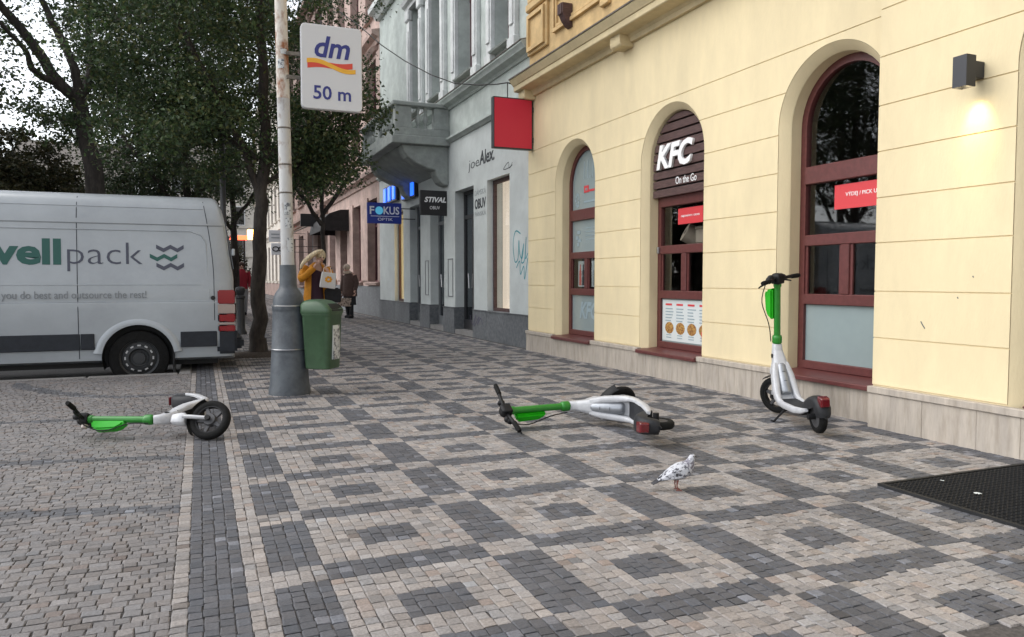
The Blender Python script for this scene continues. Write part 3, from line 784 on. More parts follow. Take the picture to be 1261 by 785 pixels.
for kd, a, b_ in ops:
    if kd == 'win':
        BX(XB - .025, XB + .55, a + .001, b_ - .001, -.02, PZ - .02).build('plinth', 'plinth_grey', gh, bevel=.006)
        BX(XB - .04, XB + .3, a + .002, b_ - .002, PZ - .0195, PZ).build('window_sill', 'plinth_grey', gh)
        fr = MB(); X1 = XB + .12
        fr.box(X1, X1 + .06, a, a + .06, PZ, TOPZ); fr.box(X1, X1 + .06, b_ - .06, b_, PZ, TOPZ); fr.box(X1, X1 + .06, a + .06, b_ - .06, PZ, PZ + .06); fr.box(X1, X1 + .06, a + .06, b_ - .06, TOPZ - .07, TOPZ)
        wn = fr.build('shop_window', 'slat_brown', gh)
        BX(X1 + .03, X1 + .036, a + .06, b_ - .06, PZ + .06, TOPZ - .07).build('pane', 'glass_clear', wn)
        BX(X1 + .20, X1 + .22, a - .3, b_ + .3, PZ - .1, TOPZ + .1).build('display_wall', 'interior_glow' if a < 15 else 'warm_light', wn)  # the wall itself glows in place of lamps inside the shop
        BX(X1 + .06, X1 + .20, a + .01, b_ - .01, PZ - .05, PZ + .001).build('display_floor', 'interior_glow', wn)
    else:
        X1 = XB + .20
        BX(XB - .01, XB + .6, a + .001, b_ - .001, -.02, .09).build('door_step', 'granite', gh)
        fr = MB(); fr.box(X1, X1 + .06, a, a + .07, .09, TOPZ); fr.box(X1, X1 + .06, b_ - .07, b_, .09, TOPZ); fr.box(X1, X1 + .06, a + .07, b_ - .07, 2.45, 2.53); fr.box(X1, X1 + .06, a + .07, b_ - .07, TOPZ - .07, TOPZ); fr.box(X1, X1 + .06, a + .07, b_ - .07, .09, .30)
        m_ = 'door_black' if a < 16 else 'frame_grey'
        dr = fr.build('door', m_, gh)
        mid = (a + b_) / 2
        BX(X1 - .005, X1 + .05, mid - .05, mid + .05, .30, 2.45).build('stile', m_, dr)
        for y0, y1 in ((a + .07, mid - .05), (mid + .05, b_ - .07)): BX(X1 + .03, X1 + .036, y0, y1, .30, 2.45).build('pane', 'glass_dark', dr)
        BX(X1 + .03, X1 + .036, a + .07, b_ - .07, 2.53, TOPZ - .07).build('pane', 'glass_dark', dr)
        for q in (-.09, .09): MB().tube([(X1 - .06, mid + q, .98), (X1 - .06, mid + q * 1.6, 1.28)], .012, 8).build('handle', 'steel', dr)
        BX(X1 + .9, X1 + .95, a - .3, b_ + .3, 0, TOPZ).build('interior_wall', 'interior', dr)
BX(XB, XB + .6, YB0, YB1, TOPZ + .0005, 4.12).build('lintel_wall', 'plaster_grey', gh)
profile_y([(-.02, 4.121), (.03, 4.125), (.05, 4.15), (.10, 4.18), (.10, 4.22), (.05, 4.25), (-.02, 4.26)], XB, YB0, YB1).build('string_course', 'plaster_greygreen', gh, smooth=25)
BX(XB, XB + .6, YB0, YB1, 4.2605, 4.83).build('fascia_wall', 'plaster_greygreen', gh)
profile_y([(-.02, 4.831), (.03, 4.835), (.06, 4.88), (.16, 4.92), (.18, 4.96), (.22, 5.0), (.22, 5.03), (-.02, 5.10)], XB, YB0, YB1).build('cornice', 'plaster_greygreen', gh, smooth=25)
profile_y([(.17, 5.045), (.235, 5.031), (.237, 5.045), (-.02, 5.117), (-.02, 5.108)], XB, YB0, YB1).build('cornice_sheet', 'gutter', gh)
# first floor with windows
UP = 9.4
uw = [(Yx(629) - .0, Yx(607)), (Yx(584), Yx(563)), (Yx(545), Yx(531)), (Yx(518.5), Yx(507.5))]
prev = YB0; XW = XB + .05
for a, b_ in uw + [(YB1, YB1)]:
    BX(XW, XW + .5, prev, a, 5.08, UP).build('upper_pier', 'plaster_greygreen', gh); prev = b_
    if a > YB1 - .1: break
for a, b_ in uw:
    BX(XW, XW + .5, a, b_, 8.05, UP).build('upper_lintel', 'plaster_greygreen', gh)
    BX(XW, XW + .5, a, b_, 5.08, 5.32).build('upper_parapet', 'plaster_greygreen', gh)
    for y0, y1 in ((a - .26, a), (b_, b_ + .26)):
        s_ = BX(XW - .09, XW - .001, y0, y1, 5.34, 7.75).build('surround_pilaster', 'stucco_white', gh, bevel=.008)
        BX(XW - .115, XW - .0905, y0 + .05, y1 - .05, 5.55, 7.5).build('pilaster_panel', 'stucco_white', s_, bevel=.006)
        BX(XW - .14, XW - .001, y0 - .03, y1 + .03, 7.751, 8.02).build('capital', 'stucco_white', s_, bevel=.03)
        BX(XW - .12, XW - .001, y0 - .03, y1 + .03, 5.12, 5.339).build('pilaster_base', 'stucco_white', s_, bevel=.01)
    profile_y([(0, 8.03), (.10, 8.03), (.12, 8.10), (.20, 8.14), (.24, 8.22), (0, 8.26)], XW, a - .34, b_ + .34).build('window_cornice', 'stucco_white', gh)
    BX(XW - .08, XW - .001, a - .28, b_ + .28, 8.27, 8.80).build('frieze_panel', 'stucco_white', gh)
    ring_frame(XW - .08, a - .2, b_ + .2, 8.34, 8.73, .05, .03, 'stucco_white', 'panel_moulding', gh)
    # white-blue roller blind / curtain and wine red window frame
    X1 = XW + .26
    fr = MB(); fr.box(X1, X1 + .05, a, a + .08, 5.32, 8.05); fr.box(X1, X1 + .05, b_ - .08, b_, 5.32, 8.05); fr.box(X1 - .01, X1 + .05, (a + b_) / 2 - .05, (a + b_) / 2 + .05, 5.32, 8.05); fr.box(X1 - .01, X1 + .05, a, b_, 7.0, 7.1)
    wn = fr.build('upper_window', 'frame_winered', gh)
    BX(X1 + .02, X1 + .026, a + .08, b_ - .08, 5.32, 8.05).build('pane', 'glass_dark', wn)
    BX(X1 + .15, X1 + .17, a - .1, b_ + .1, 5.2, 8.1).build('curtain', 'curtain', wn)
    profile_y([(0, 5.322), (.13, 5.322), (.15, 5.35), (0, 5.38)], XW, a + .003, b_ - .003).build('upper_sill', 'plaster_greygreen', wn)
profile_y([(-.02, 8.9), (.12, 8.9), (.2, 9.0), (.34, 9.05), (.36, 9.18), (-.02, 9.3)], XW, YB0, YB1).build('top_cornice', 'stucco_white', gh, smooth=25)
# triangular gables over the top cornice seen at the far end
for k in range(4):
    yc = 12.9 + k * 2.6
    mb = MB()
    for (y0, z0, y1, z1) in ((yc - .85, 9.35, yc, 10.3), (yc, 10.3, yc + .85, 9.35), (yc - .85, 9.35, yc + .85, 9.35)):
        mb.tube([(XW - .2, y0, z0), (XW - .2, y1, z1)], .09, 6)
    mb.build('gable_moulding', 'stucco_white', gh)
BX(XW + .02, XW + .5, YB0, YB1, UP + .001, 13).build('second_floor_wall', 'plaster_greygreen', gh)
# balcony
byn = Yx(555); bp = ony(487, 123, byn); BXO = bp.x; BL = 3.6
bal = MB(); bal.box(BXO - .08, XB + .02, byn, byn + BL, 4.06, 4.24); bal = bal.build('balcony', 'balcony_grey', gh, bevel=.015)
BX(BXO - .03, XB - .001, byn + .03, byn + BL - .03, 4.2405, 4.40).build('balcony_base', 'balcony_grey', bal, bevel=.01)
zr0, zr1 = 4.401, 4.86
def bpost(x0, x1, y0, y1): BX(x0, x1, y0, y1, zr0, zr1).build('balcony_post', 'balcony_grey', bal, bevel=.01)
bpost(BXO, BXO + .36, byn + .05, byn + .25); bpost(XB - .34, XB - .001, byn + .05, byn + .25)
bpost(BXO, BXO + .20, byn + BL - .25, byn + BL - .05); bpost(BXO, BXO + .2, byn + BL / 2 - .2, byn + BL / 2 + .2)
prof = [(.045, 0), (.045, .04), (.026, .06), (.03, .09), (.062, .17), (.058, .22), (.03, .30), (.026, .36), (.045, .40), (.05, .46)]
bmesh_ = MB().lathe(prof, 12).mesh('baluster', smooth=40); bmesh_.materials.append(MATS['balcony_grey'])
spots = [(BXO + .36 + (XB - .34 - BXO - .36) * t, byn + .15) for t in (.33, .66)]
for t in np.linspace(byn + .42, byn + BL / 2 - .32, 6): spots.append((BXO + .1, t))
for t in np.linspace(byn + BL / 2 + .32, byn + BL - .4, 6): spots.append((BXO + .1, t))
for sx, sy in spots:
    o = obj('baluster', bmesh_, None, bal); o.location = (sx, sy, zr0)
mb = MB(); mb.box(BXO - .06, XB - .001, byn, byn + .3, 4.8605, 4.95); mb.box(BXO - .06, BXO + .26, byn + .3, byn + BL, 4.8605, 4.95)
mb.build('balcony_rail', 'balcony_grey', bal, bevel=.015)
# scrolled corbels below
cpoly = [(0, 3.22), (.10, 3.23), (.20, 3.30), (.27, 3.42), (.30, 3.54), (.5, 3.58), (.74, 3.68), (.92, 3.80), (1.0, 3.92), (1.04, 4.059), (0, 4.059)]
for y0 in (byn + .12, byn + BL - .55):
    profile_y(cpoly, XB, y0, y0 + .42).build('balcony_corbel', 'balcony_grey', bal, bevel=.02)
profile_y([(0, 3.55), (.3, 3.66), (.7, 3.86), (.95, 3.97), (1.05, 4.0595), (0, 4.0595)], XB, byn + .56, byn + BL - .56).build('balcony_soffit', 'balcony_grey', bal, smooth=40)
# lettering and marks on the front
pj = onx(577, 213, XB); put_text('joe', 'letter_dark', gh, wallM(XB - .001), -onx(577, 213, XB).y, 3.32, w=onx(577, 200, XB).y - onx(590, 200, XB).y, h=.24, depth=.003)
put_text('alex', 'letter_dark', gh, wallM(XB - .001), -onx(590.5, 213, XB).y, 3.38, w=onx(590.5, 200, XB).y - onx(609, 200, XB).y, h=.27, depth=.003)
yl, yr = Yx(598), Yx(585)
put_text('obuvb', 'letter_dark', gh, wallM(XB - .001), -yr, 2.30, w=.52, h=.20, depth=.003) if False else None
a_, b2 = Yx(598.5), Yx(585)
put_text('obuvb', 'letter_dark', gh, wallM(XB - .001), -b2, onx(591, 257, XB).z, w=b2 - a_, h=.20, depth=.003)
put_text('damska', 'letter_faint', gh, wallM(XB - .001), -b2, onx(591, 240, XB).z, w=b2 - a_, h=.13, depth=.003)
put_text('panska', 'letter_faint', gh, wallM(XB - .001), -b2, onx(591, 266, XB).z, w=b2 - a_, h=.11, depth=.003)
sc1 = [(641, 288), (635, 285), (632, 300), (634, 322), (638, 318), (639, 296), (640, 312), (643, 318), (645, 300), (642, 322), (646, 320), (648, 292), (647, 318), (650, 312)]
scribble(sc1, XB, 'graffiti', gh, .012); scribble([(636, 330), (640, 322), (641, 338), (645, 328), (646, 344), (650, 318)], XB, 'graffiti', gh, .012)
scribble([(631, 200), (628, 206), (620, 209), (626, 200), (627, 207), (631, 203)][:6], XB, 'letter_dark', gh, .008)
scribble([(579, 388), (582, 400), (586, 388), (584, 402), (590, 390), (588, 400), (592, 392), (594, 400)], XB - .03, 'graffiti_dark', gh, .012)
# thin framed plates on two piers
for pa, pb in ((524, 528), (552, 558)):
    y0, y1 = Yx(pb), Yx(pa)
    ring_frame(XB, y0, y1, .78, 1.62, .02, .012, 'frame_grey', 'wall_plate_frame', gh)
BX(XB + .2, XB + .215, Yx(624), Yx(619), .60, .98).build('shop_notice', 'print_dark', gh)

# hanging signs of the shops
def hang_sign(name, label, px0, px1, py0, py1, Y, m, X_to, cat='sign'):
    t = thing(name, label, cat)
    a = ony(px0, py1, Y); b_ = ony(px1, py0, Y)
    BX(a.x, b_.x, Y - .04, Y + .04, a.z, b_.z).build('board', m, t, bevel=.008)
    for q in (.25, .75):
        zz = a.z + (b_.z - a.z) * q
        BX(b_.x - .01, X_to, Y - .015, Y + .015, zz - .012, zz + .012).build('arm', 'door_black', t)
    return t, a, b_
def camM(Y): return Matrix.Translation((0, Y, 0)) @ CAMM
tf, a, b_ = hang_sign('optician_sign', 'blue rectangular hanging sign reading FOKUS OPTIK with cyan disc', 452, 494, 251, 275, 18.9, 'navy', XB)
W_ = b_.x - a.x; H_ = b_.z - a.z; Mt = camM(18.9 - .041)
put_text('fokus1', 'letter_white', tf, Mt, a.x + .07 * W_, a.z + .44 * H_, w=.13 * W_, h=.38 * H_, depth=.004)
put_text('fokus2', 'letter_white', tf, Mt, a.x + .47 * W_, a.z + .44 * H_, w=.46 * W_, h=.38 * H_, depth=.004)
MB().lathe([(.115 * W_, 0), (.115 * W_, .004)], 20, Matrix.Translation((a.x + .345 * W_, 18.859, a.z + .62 * H_)) @ Matrix.Rotation(R(90), 4, 'X')).build('disc', 'cyan', tf)
BX(a.x + .1 * W_, b_.x - .07 * W_, 18.856, 18.859, a.z + .335 * H_, a.z + .36 * H_).build('line', 'letter_white', tf)
put_text('optik', 'letter_white', tf, Mt, a.x + .30 * W_, a.z + .13 * H_, w=.44 * W_, h=.14 * H_, depth=.004)
ts, a, b_ = hang_sign('shoe_shop_sign', 'black hanging sign reading STIVAL OBUV beside the shop doors', 517, 553, 236, 265, 16.25, 'black_sign', XB)
W_ = b_.x - a.x; H_ = b_.z - a.z; Mt = camM(16.25 - .041)
put_text('stival', 'letter_white', ts, Mt, a.x + .14 * W_, a.z + .52 * H_, w=.74 * W_, h=.22 * H_, depth=.004)
put_text('obuv', 'letter_white', ts, Mt, a.x + .32 * W_, a.z + .24 * H_, w=.34 * W_, h=.13 * H_, depth=.004)
BX(b_.x + .001, XB - .001, 16.2, 16.3, a.z + .3 * H_, a.z + .75 * H_).build('bracket_box', 'black_sign', ts)
# blue lit letters boxes over the optician's window
for k, (q0, q1, r0, r1) in enumerate(((477, 493, 228, 250), (500, 516, 222, 245))):
    Yn = Yx((q0 + q1) / 2); t = thing('neon_sign', 'glowing blue box sign on the grey wall, %s' % ('above the lit shop window' if k == 0 else 'above the grey shop door'), 'sign')
    zc = onx((q0 + q1) / 2, (r0 + r1) / 2, XB).z
    y0, y1 = Yx(q1), Yx(q0)
    BX(XB - .10, XB - .001, y0, y1, zc - .24, zc + .24).build('case', 'black_sign', t, bevel=.01)
    for j in range(3):
        yc = y0 + (y1 - y0) * (j + .5) / 3
        BX(XB - .13, XB - .1005, yc - .14, yc + .14, zc - .20, zc + .20).build('lit_panel', 'neon_blue', t, bevel=.02)

# ------------------------------------------------------------------ houses further along the same side
def facade(name, label, y0, y1, X, wallm, basem, bays, h, base_h, storeys, frame='frame_white', trim=None, pane='glass_dark'):
    t = thing(name, label, 'building')
    trim = trim or wallm
    BX(X - .04, X + .5, y0, y1, -.02, base_h - .001).build('plinth', basem, t, bevel=.01)
    bw = (y1 - y0) / bays
    zlev = [base_h] + storeys
    BX(X + .32, X + .6, y0, y1, base_h, h).build('inner_wall', 'interior', t)
    for s in range(len(zlev)):
        zb = zlev[s]; zt = zlev[s + 1] if s + 1 < len(zlev) else h
        zl = zb + (.12 if s == 0 else .85); zh = zt - (.75 if s == 0 else .55)
        mb = MB(); mb.box(X, X + .35, y0, y1, zh, zt - .001 if s + 1 < len(zlev) else zt)
        if zl > zb: mb.box(X, X + .35, y0, y1, zb, zl)
        mb.build('wall_band', wallm, t)
        for k in range(bays + 1):
            a = y0 + k * bw - bw * .22; b2 = y0 + k * bw + bw * .22
            a = max(a, y0); b2 = min(b2, y1)
            BX(X - .0, X + .35, a, b2, zl + .0005, zh - .0005).build('wall_pier', wallm, t)
            BX(X - .05, X - .001, a + .02, b2 - .02, zl + .05, zh + .1).build('pilaster', trim, t, bevel=.01)
        for k in range(bays):
            a = y0 + k * bw + bw * .22; b2 = y0 + (k + 1) * bw - bw * .22
            fr = MB(); fr.box(X + .2, X + .25, a, a + .07, zl, zh); fr.box(X + .2, X + .25, b2 - .07, b2, zl, zh); fr.box(X + .2, X + .25, (a + b2) / 2 - .04, (a + b2) / 2 + .04, zl, zh); fr.box(X + .2, X + .25, a + .07, b2 - .07, zl + (zh - zl) * .68, zl + (zh - zl) * .68 + .07); fr.box(X + .2, X + .25, a + .07, b2 - .07, zl, zl + .08)
            wn = fr.build('window', frame, t)
            BX(X + .225, X + .23, a, b2, zl, zh).build('pane', pane, wn)
            profile_y([(0, zl - .1), (.12, zl - .08), (.14, zl - .01), (0, zl + .02)], X, a - .1, b2 + .1).build('sill', trim, wn)
            if s: profile_y([(0, zh + .12), (.1, zh + .14), (.2, zh + .24), (0, zh + .3)], X, a - .15, b2 + .15).build('hood', trim, wn)
        if s + 1 < len(zlev):
            profile_y([(-.02, zt - .25), (.06, zt - .24), (.1, zt - .12), (.28, zt - .05), (.30, zt + .06), (-.02, zt + .14)], X, y0, y1).build('string_course', trim, t)
    profile_y([(-.02, h - .3), (.1, h - .28), (.2, h - .1), (.5, h), (.52, h + .15), (-.02, h + .3)], X, y0, y1).build('cornice', trim, t)
    return t
E1 = Yx(405, 5.2)
facade('pink_building', 'dusty pink rusticated house with grey plinth next to the grey green house', YB1 + .01, E1, 5.2, 'plaster_pink', 'plinth_grey', 4, 13.5, .95, [4.5, 8.6], 'frame_winered', 'plaster_pink')
facade('brown_building', 'brown fronted house behind the dark awning', E1 + .01, 52, 5.2, 'plaster_brown', 'plinth_grey', 5, 14, .7, [4.3, 8.2], 'frame_grey', 'plaster_brown')
facade('pale_building', 'pale plastered house with slim pilasters further along the street', 52.01, 78, 5.1, 'plaster_pale', 'plaster_brown', 9, 15, .9, [4.4, 8.4], 'frame_white', 'plaster_pale')
# buildings closing the street and beyond the trees
def block_house(name, label, x0, x1, y0, y1, h, wallm, bays, floors):
    t = thing(name, label, 'building')
    BX(x0, x1, y0 + .3, y1, -.3, h).build('wall', wallm, t)
    bw = (x1 - x0) / bays; fh = (h - 1) / floors
    for f in range(floors):
        for k in range(bays):
            xa = x0 + k * bw + bw * .3; za = .9 + f * fh
            fr = MB(); fr.box(xa - .1, xa + bw * .4 + .1, y0 + .2, y0 + .299, za - .1, za + fh * .6 + .1); wn = fr.build('window', 'frame_white', t)
            BX(xa, xa + bw * .4, y0 + .18, y0 + .199, za, za + fh * .6).build('pane', 'van_glass', wn)
        if f: BX(x0, x1, y0 + .15, y0 + .298, .55 + f * fh, .7 + f * fh).build('string_course', wallm, t)
    mb = MB(); mb.prism([(y0 - .3, h), (y1 + .3, h), ((y0 + y1) / 2, h + 3)], lambda a, z: (x0 - .3, a, z), lambda a, z: (x1 + .3, a, z)); mb.build('roof', 'gutter', t)
    return t
block_house('far_house', 'pale house with rows of windows closing the far end of the street', -3, 9, 84, 94, 13, 'plaster_pale', 6, 4)
block_house('park_house', 'whitish house glimpsed between the trees beyond the van', -8.0, -3.6, 40, 50, 5.2, 'frame_white', 3, 2)
# awnings and small signs along there
aw = thing('shop_awning', 'dark rounded shop awning projecting from the brown house', 'awning')
a = onx(436, 281, 5.15)
ya0, ya1 = Yx(432, 5.2), Yx(432, 5.2) + 3.2
prof_ = [(0, 3.75), (.35, 3.74), (.75, 3.60), (1.0, 3.35), (1.05, 3.05), (1.05, 2.95), (1.03, 2.95), (1.0, 3.2), (.7, 3.5), (0, 3.6)]
profile_y(prof_, 5.2, ya0, ya1).build('canopy', 'awning_black', aw, smooth=40)
for yy in (ya0 + .01, ya1 - .01):
    MB().prism([(0, 3.6), (.7, 3.5), (1.0, 3.2), (1.03, 2.96), (0, 2.96)], lambda d, z: (5.2 - d, yy - .006, z), lambda d, z: (5.2 - d, yy + .006, z)).build('side', 'awning_black', aw)
aw2 = thing('striped_awning', 'grey sloping fabric awning beyond the dark rounded awning', 'awning')
mb = MB()
for k in range(10):
    y0 = ya1 + 2 + k * .5
    o = MB().prism([(0, 3.9), (1.5, 3.2), (1.5, 2.9), (1.49, 2.9), (1.49, 3.18), (0, 3.87)], lambda d, z: (5.19 - d, y0, z), lambda d, z: (5.19 - d, y0 + .499, z)).build('stripe', ('plaster_pale', 'cloth_grey')[k % 2], aw2)
hang_sign('dark_shop_sign', 'plain dark hanging board below the grey sloping awning', 370, 392, 264, 279, 31, 'black_sign', 5.2)
tg, a, b_ = hang_sign('eyeglasses_sign', 'white hanging board with a black pair of glasses drawn on it', 334, 352, 300, 314, 36, 'sign_white', 5.2)
zc = (a.z + b_.z) / 2; W_ = b_.x - a.x
for q in (.3, .7):
    mb = MB(); xc = a.x + W_ * q; mb.tube([(xc + .12 * math.cos(t) * 1.1, 35.945, zc + .10 * math.sin(t)) for t in np.linspace(0, 2 * math.pi, 17)], .024, 6, cap=False, up=(0, 1, 0)); mb.build('glasses_ring', 'black_sign', tg)
BX(a.x + W_ * .45, a.x + W_ * .55, 35.93, 35.958, zc + .0, zc + .04).build('glasses_bridge', 'black_sign', tg)
tw, a, b_ = hang_sign('white_shop_sign', 'pale grey square hanging board above the board with drawn glasses', 331, 347, 284, 298, 41, 'sign_white', 5.2)
for q in (.35, .65): BX(a.x + .12, b_.x - .12, 40.95, 40.958, a.z + (b_.z - a.z) * q - .03, a.z + (b_.z - a.z) * q + .03).build('text_line', 'letter_faint', tw)
ps = ony(307, 290, 48)
lt = thing('lit_sign', 'small glowing orange and red sign in the distance beyond the tree trunk', 'sign')
BX(ps.x - .1, ps.x + .55, 48.0, 48.2, ps.z - .25, ps.z + .35).build('orange_panel', 'orange_light', lt, bevel=.03)
BX(ps.x - 1.1, ps.x - .102, 48.0, 48.2, ps.z - .28, ps.z - .02).build('red_panel', 'red_light', lt, bevel=.03)
MB().tube([(ps.x - .3, 48.1, -.17), (ps.x - .3, 48.1, ps.z - .28)], .07, 8).build('post', 'dark_metal', lt)
# overhead cable from the house corner into the tree
cab = thing('cable', 'thin sagging black cable from the grey house corner to the trees', 'cable')
pts = []
for (px, py, Y) in ((404, 5, 17.0), (440, 30, 16.2), (470, 56, 15.4), (498, 75, 14.6), (530, 92, 13.8), (560, 103, 13.2), (590, 105, 12.6), (612, 104, 12.1), (625, 102, 11.9)):
    pts.append(ony(px, py, Y))
pe = onx(640, 112, XB - .02); pts.append(Vector((XB - .03, 12.0, pts[-1].z - .02)))
MB().tube(pts, .011, 6).build('wire', 'cable', cab)
MB().tube([pts[-2], (pts[-2].x, pts[-2].y, pts[-2].z - .3), (XB + .01, pts[-2].y, pts[-2].z - .45)], .009, 6).build('drop_wire', 'cable', cab)

# ------------------------------------------------------------------ lamp post with its sign and bin
PX, PY = .825, 7.95
lp2 = thing('lamp_post', 'grey tapered cast lamp post base with a peeling white pole', 'lamp post', (PX, PY, 0))
prof = [(.21, -.01), (.205, .05), (.195, .10), (.19, .16), (.175, .42), (.173, .43), (.176, .44), (.178, .46), (.172, .47), (.158, .83), (.158, .84), (.163, .85), (.163, .885), (.155, .895), (.153, .93), (.146, .97), (.134, 1.005), (.117, 1.035), (.097, 1.06), (.089, 1.075), (.085, 1.10), (.080, 1.30)]
MB().lathe(prof, 36).build('base', 'post_grey', lp2, smooth=35)
lean = lambda z: Vector((-.012 * (z - 1.2), 0, 0))
def pole(z0, z1, r0, r1, m, name):
    MB().loft([[tuple(lean(z) + Vector((r * math.cos(t), r * math.sin(t), z))) for t in [2 * math.pi * k / 24 for k in range(24)]] for z, r in ((z0, r0), ((z0 + z1) / 2, (r0 + r1) / 2), (z1, r1))]).build(name, m, lp2, smooth=40)
pole(1.3005, 2.95, .064, .062, 'post_white', 'pole'); pole(2.951, 3.55, .063, .06, 'post_rust', 'pole_upper')
pole(3.551, 6.6, .060, .05, 'post_rust', 'pole_top')
for zz in (2.30, 2.66, 2.02):
    MB().lathe([(.0655, zz - .008), (.069, zz - .004), (.069, zz + .004), (.0655, zz + .008)], 24, Matrix.Translation(lean(zz)), cap=False).build('strap', 'gutter', lp2)
for zz, hh, aa in ((1.86, .12, -1.5), (1.72, .10, -1.35), (3.28, .09, -1.9), (1.50, .14, -1.2), (3.40, .05, -1.4)):
    mb = MB(); r = .0660
    mb.loft([[tuple(lean(zz) + Vector((r * math.cos(t), r * math.sin(t), z))) for t in np.linspace(aa - .5, aa + .5, 8)] for z in (zz - hh / 2, zz + hh / 2)], cap=False, closed=False)
    mb.build('sticker_remnant', 'sticker', lp2)
MB().lathe([(.165, .885), (.167, .888), (.167, .896), (.160, .9)], 36, cap=False).build('wire_ring', 'steel', lp2)
MB().lathe([(.181, .452), (.183, .456), (.181, .46)], 36, cap=False).build('wire_ring', 'steel', lp2)
# dm sign
yS = 7.86
ds = thing('distance_sign', 'white rounded sign with blue dm, ribbon and 50 m on the pole', 'sign')
a = ony(371, 133.5, yS); b_ = ony(444.5, 38, yS)
def rrect(x0, x1, z0, z1, r, n=5):
    P = []
    for cx_, cz_, s in ((x1 - r, z0 + r, -90), (x1 - r, z1 - r, 0), (x0 + r, z1 - r, 90), (x0 + r, z0 + r, 180)):
        for k in range(n + 1):
            t = R(s + 90 * k / n); P.append((cx_ + r * math.cos(t), cz_ + r * math.sin(t)))
    return P
MB().prism(rrect(a.x, b_.x, a.z, b_.z, .045), lambda x, z: (x, yS - .035, z), lambda x, z: (x, yS + .035, z)).build('panel', 'sign_white', ds, bevel=.006)
Wd, Hd = b_.x - a.x, b_.z - a.z
for side in (-1, 1):
    Mt = camM(yS - .0355) if side < 0 else Matrix.Translation((a.x + b_.x, yS + .0355, 0)) @ Matrix.Rotation(math.pi, 4, 'Z') @ CAMM
    def SX(q): return a.x + q * Wd
    put_text('dm', 'dm_blue', ds, Mt, SX(.22), a.z + .615 * Hd, w=.58 * Wd, h=.255 * Hd, depth=.003)
    put_text('50m', 'dm_blue', ds, Mt, SX(.19), a.z + .115 * Hd, w=.62 * Wd, h=.165 * Hd, depth=.003)
    def ribbon(f0, f1, x0, x1, m, d):
        P = [(SX(x0 + (x1 - x0) * t), a.z + Hd * f0(t)) for t in np.linspace(0, 1, 15)] + [(SX(x0 + (x1 - x0) * t), a.z + Hd * f1(t)) for t in np.linspace(1, 0, 15)]
        MB().prism(P, lambda x, z: tuple(Mt @ Vector((x, z, 0))), lambda x, z: tuple(Mt @ Vector((x, z, d)))).build('ribbon', m, ds)
    sm_ = lambda t: t * t * (3 - 2 * t)
    rc = lambda t: .508 + .036 * t + .012 * math.sin(2 * math.pi * t)
    ribbon(lambda t: rc(t) - .034, lambda t: rc(t) + .034, .10, .84, 'dm_red', .002)
    yc_ = lambda t: .562 - .082 * sm_(t) + .018 * math.sin(2 * math.pi * t)
    ribbon(lambda t: yc_(t) - .026, lambda t: yc_(t) + .026, .09, .89, 'dm_yellow', .003)
for zz in (a.z + .30, b_.z - .30):
    BX(PX + lean(zz).x + .03, a.x + .02, yS + .005, yS + .03, zz - .018, zz + .018).build('bracket', 'gutter', ds)
# green bin on the post
bn = thing('litter_bin', 'green plastic litter bin with hooded top hung on the lamp post', 'litter bin', (1.13, 7.78, 0), R(-38))
def rr_ring(hx, hy, z, r, ox=0, oy=0, n=4): return [(x + ox, y + oy, z) for x, y in rrect(-hx, hx, -hy, hy, r, n)]
MB().loft([rr_ring(*q) for q in ((.125, .115, .262, .04), (.135, .125, .268, .045), (.138, .128, .285, .045), (.158, .148, .79, .05), (.165, .155, .80, .05), (.165, .155, .815, .05))]).build('body', 'bin_green', bn, smooth=35)
# hood: closed shell, its mouth toward +X is only painted dark
mb = MB()
hood = [(.168, .158, .8155), (.172, .162, .825), (.170, .160, .86), (.150, .150, .905), (.105, .13, .94), (.05, .10, .955)]
rings = []
for hx, hy, z in hood:
    rr = rr_ring(hx, hy, z, .05); rings.append([(x - max(0, z - .86) * .55 + (.0 if x < .09 else 0), y, zz) for x, y, zz in rr])
mb.loft(rings); mb.build('hood', 'bin_green', bn, smooth=40)
MB().prism([(-.105, .842), (.105, .842), (.105, .885), (.085, .915), (-.085, .915), (-.105, .885)], lambda y, z: (.135 - max(0, z - .87) * .9, y, z), lambda y, z: (.179 - max(0, z - .862) * .98, y, z)).build('opening', 'bin_mouth_shade', bn)  # near-black solid on the hood, standing for the shade inside its mouth
BX(.153, .1605, -.06, .06, .36, .70).build('label_plate', 'sticker', bn)
MB().prism([(-.05, .36), (.05, .36), (.05, .70), (-.05, .70)], lambda y, z: (.128 + (z - .262) * .04 + .012, y - .02, z), lambda y, z: (.128 + (z - .262) * .04 + .0165, y - .02, z)).build('label_plate', 'paper_white', bn)
BX(-.20, -.13, -.05, .09, .5, .56).build('bracket', 'steel', bn)
for zz in (.40, .72): BX(-.20, -.125, -.03, .03, zz, zz + .03).build('bracket', 'steel', bn)

# ------------------------------------------------------------------ delivery van
VY, VR = 10.33, -.16                # near side, road level
van = thing('delivery_van', 'white panel van with green and grey wellpack lettering on its side', 'van', (-2.5, VY + .99, VR))
def vpart(mb, name, m, parent=None, **k):
    o = mb.build(name, m, parent or van, **k)
    if parent is None or parent is van: o.matrix_parent_inverse = Matrix.Translation(van.location).inverted()
    return o
SEC = [(.30, .12), (.335, .035), (.52, .010), (.56, 0), (1.00, 0), (1.03, .001), (1.045, .012), (1.28, .012), (1.33, .02), (1.985, .076), (2.0, .066), (2.05, .071), (2.10, .085), (2.19, .112), (2.27, .155), (2.325, .22), (2.36, .32), (2.385, .48), (2.40, .72), (2.405, .99)]
def side_y(z):                       # z above road -> Y of near side
    for (z0, i0), (z1, i1) in zip(SEC, SEC[1:]):
        if z0 <= z <= z1: return VY + i0 + (i1 - i0) * (z - z0) / (z1 - z0)
    return VY + SEC[0][1]
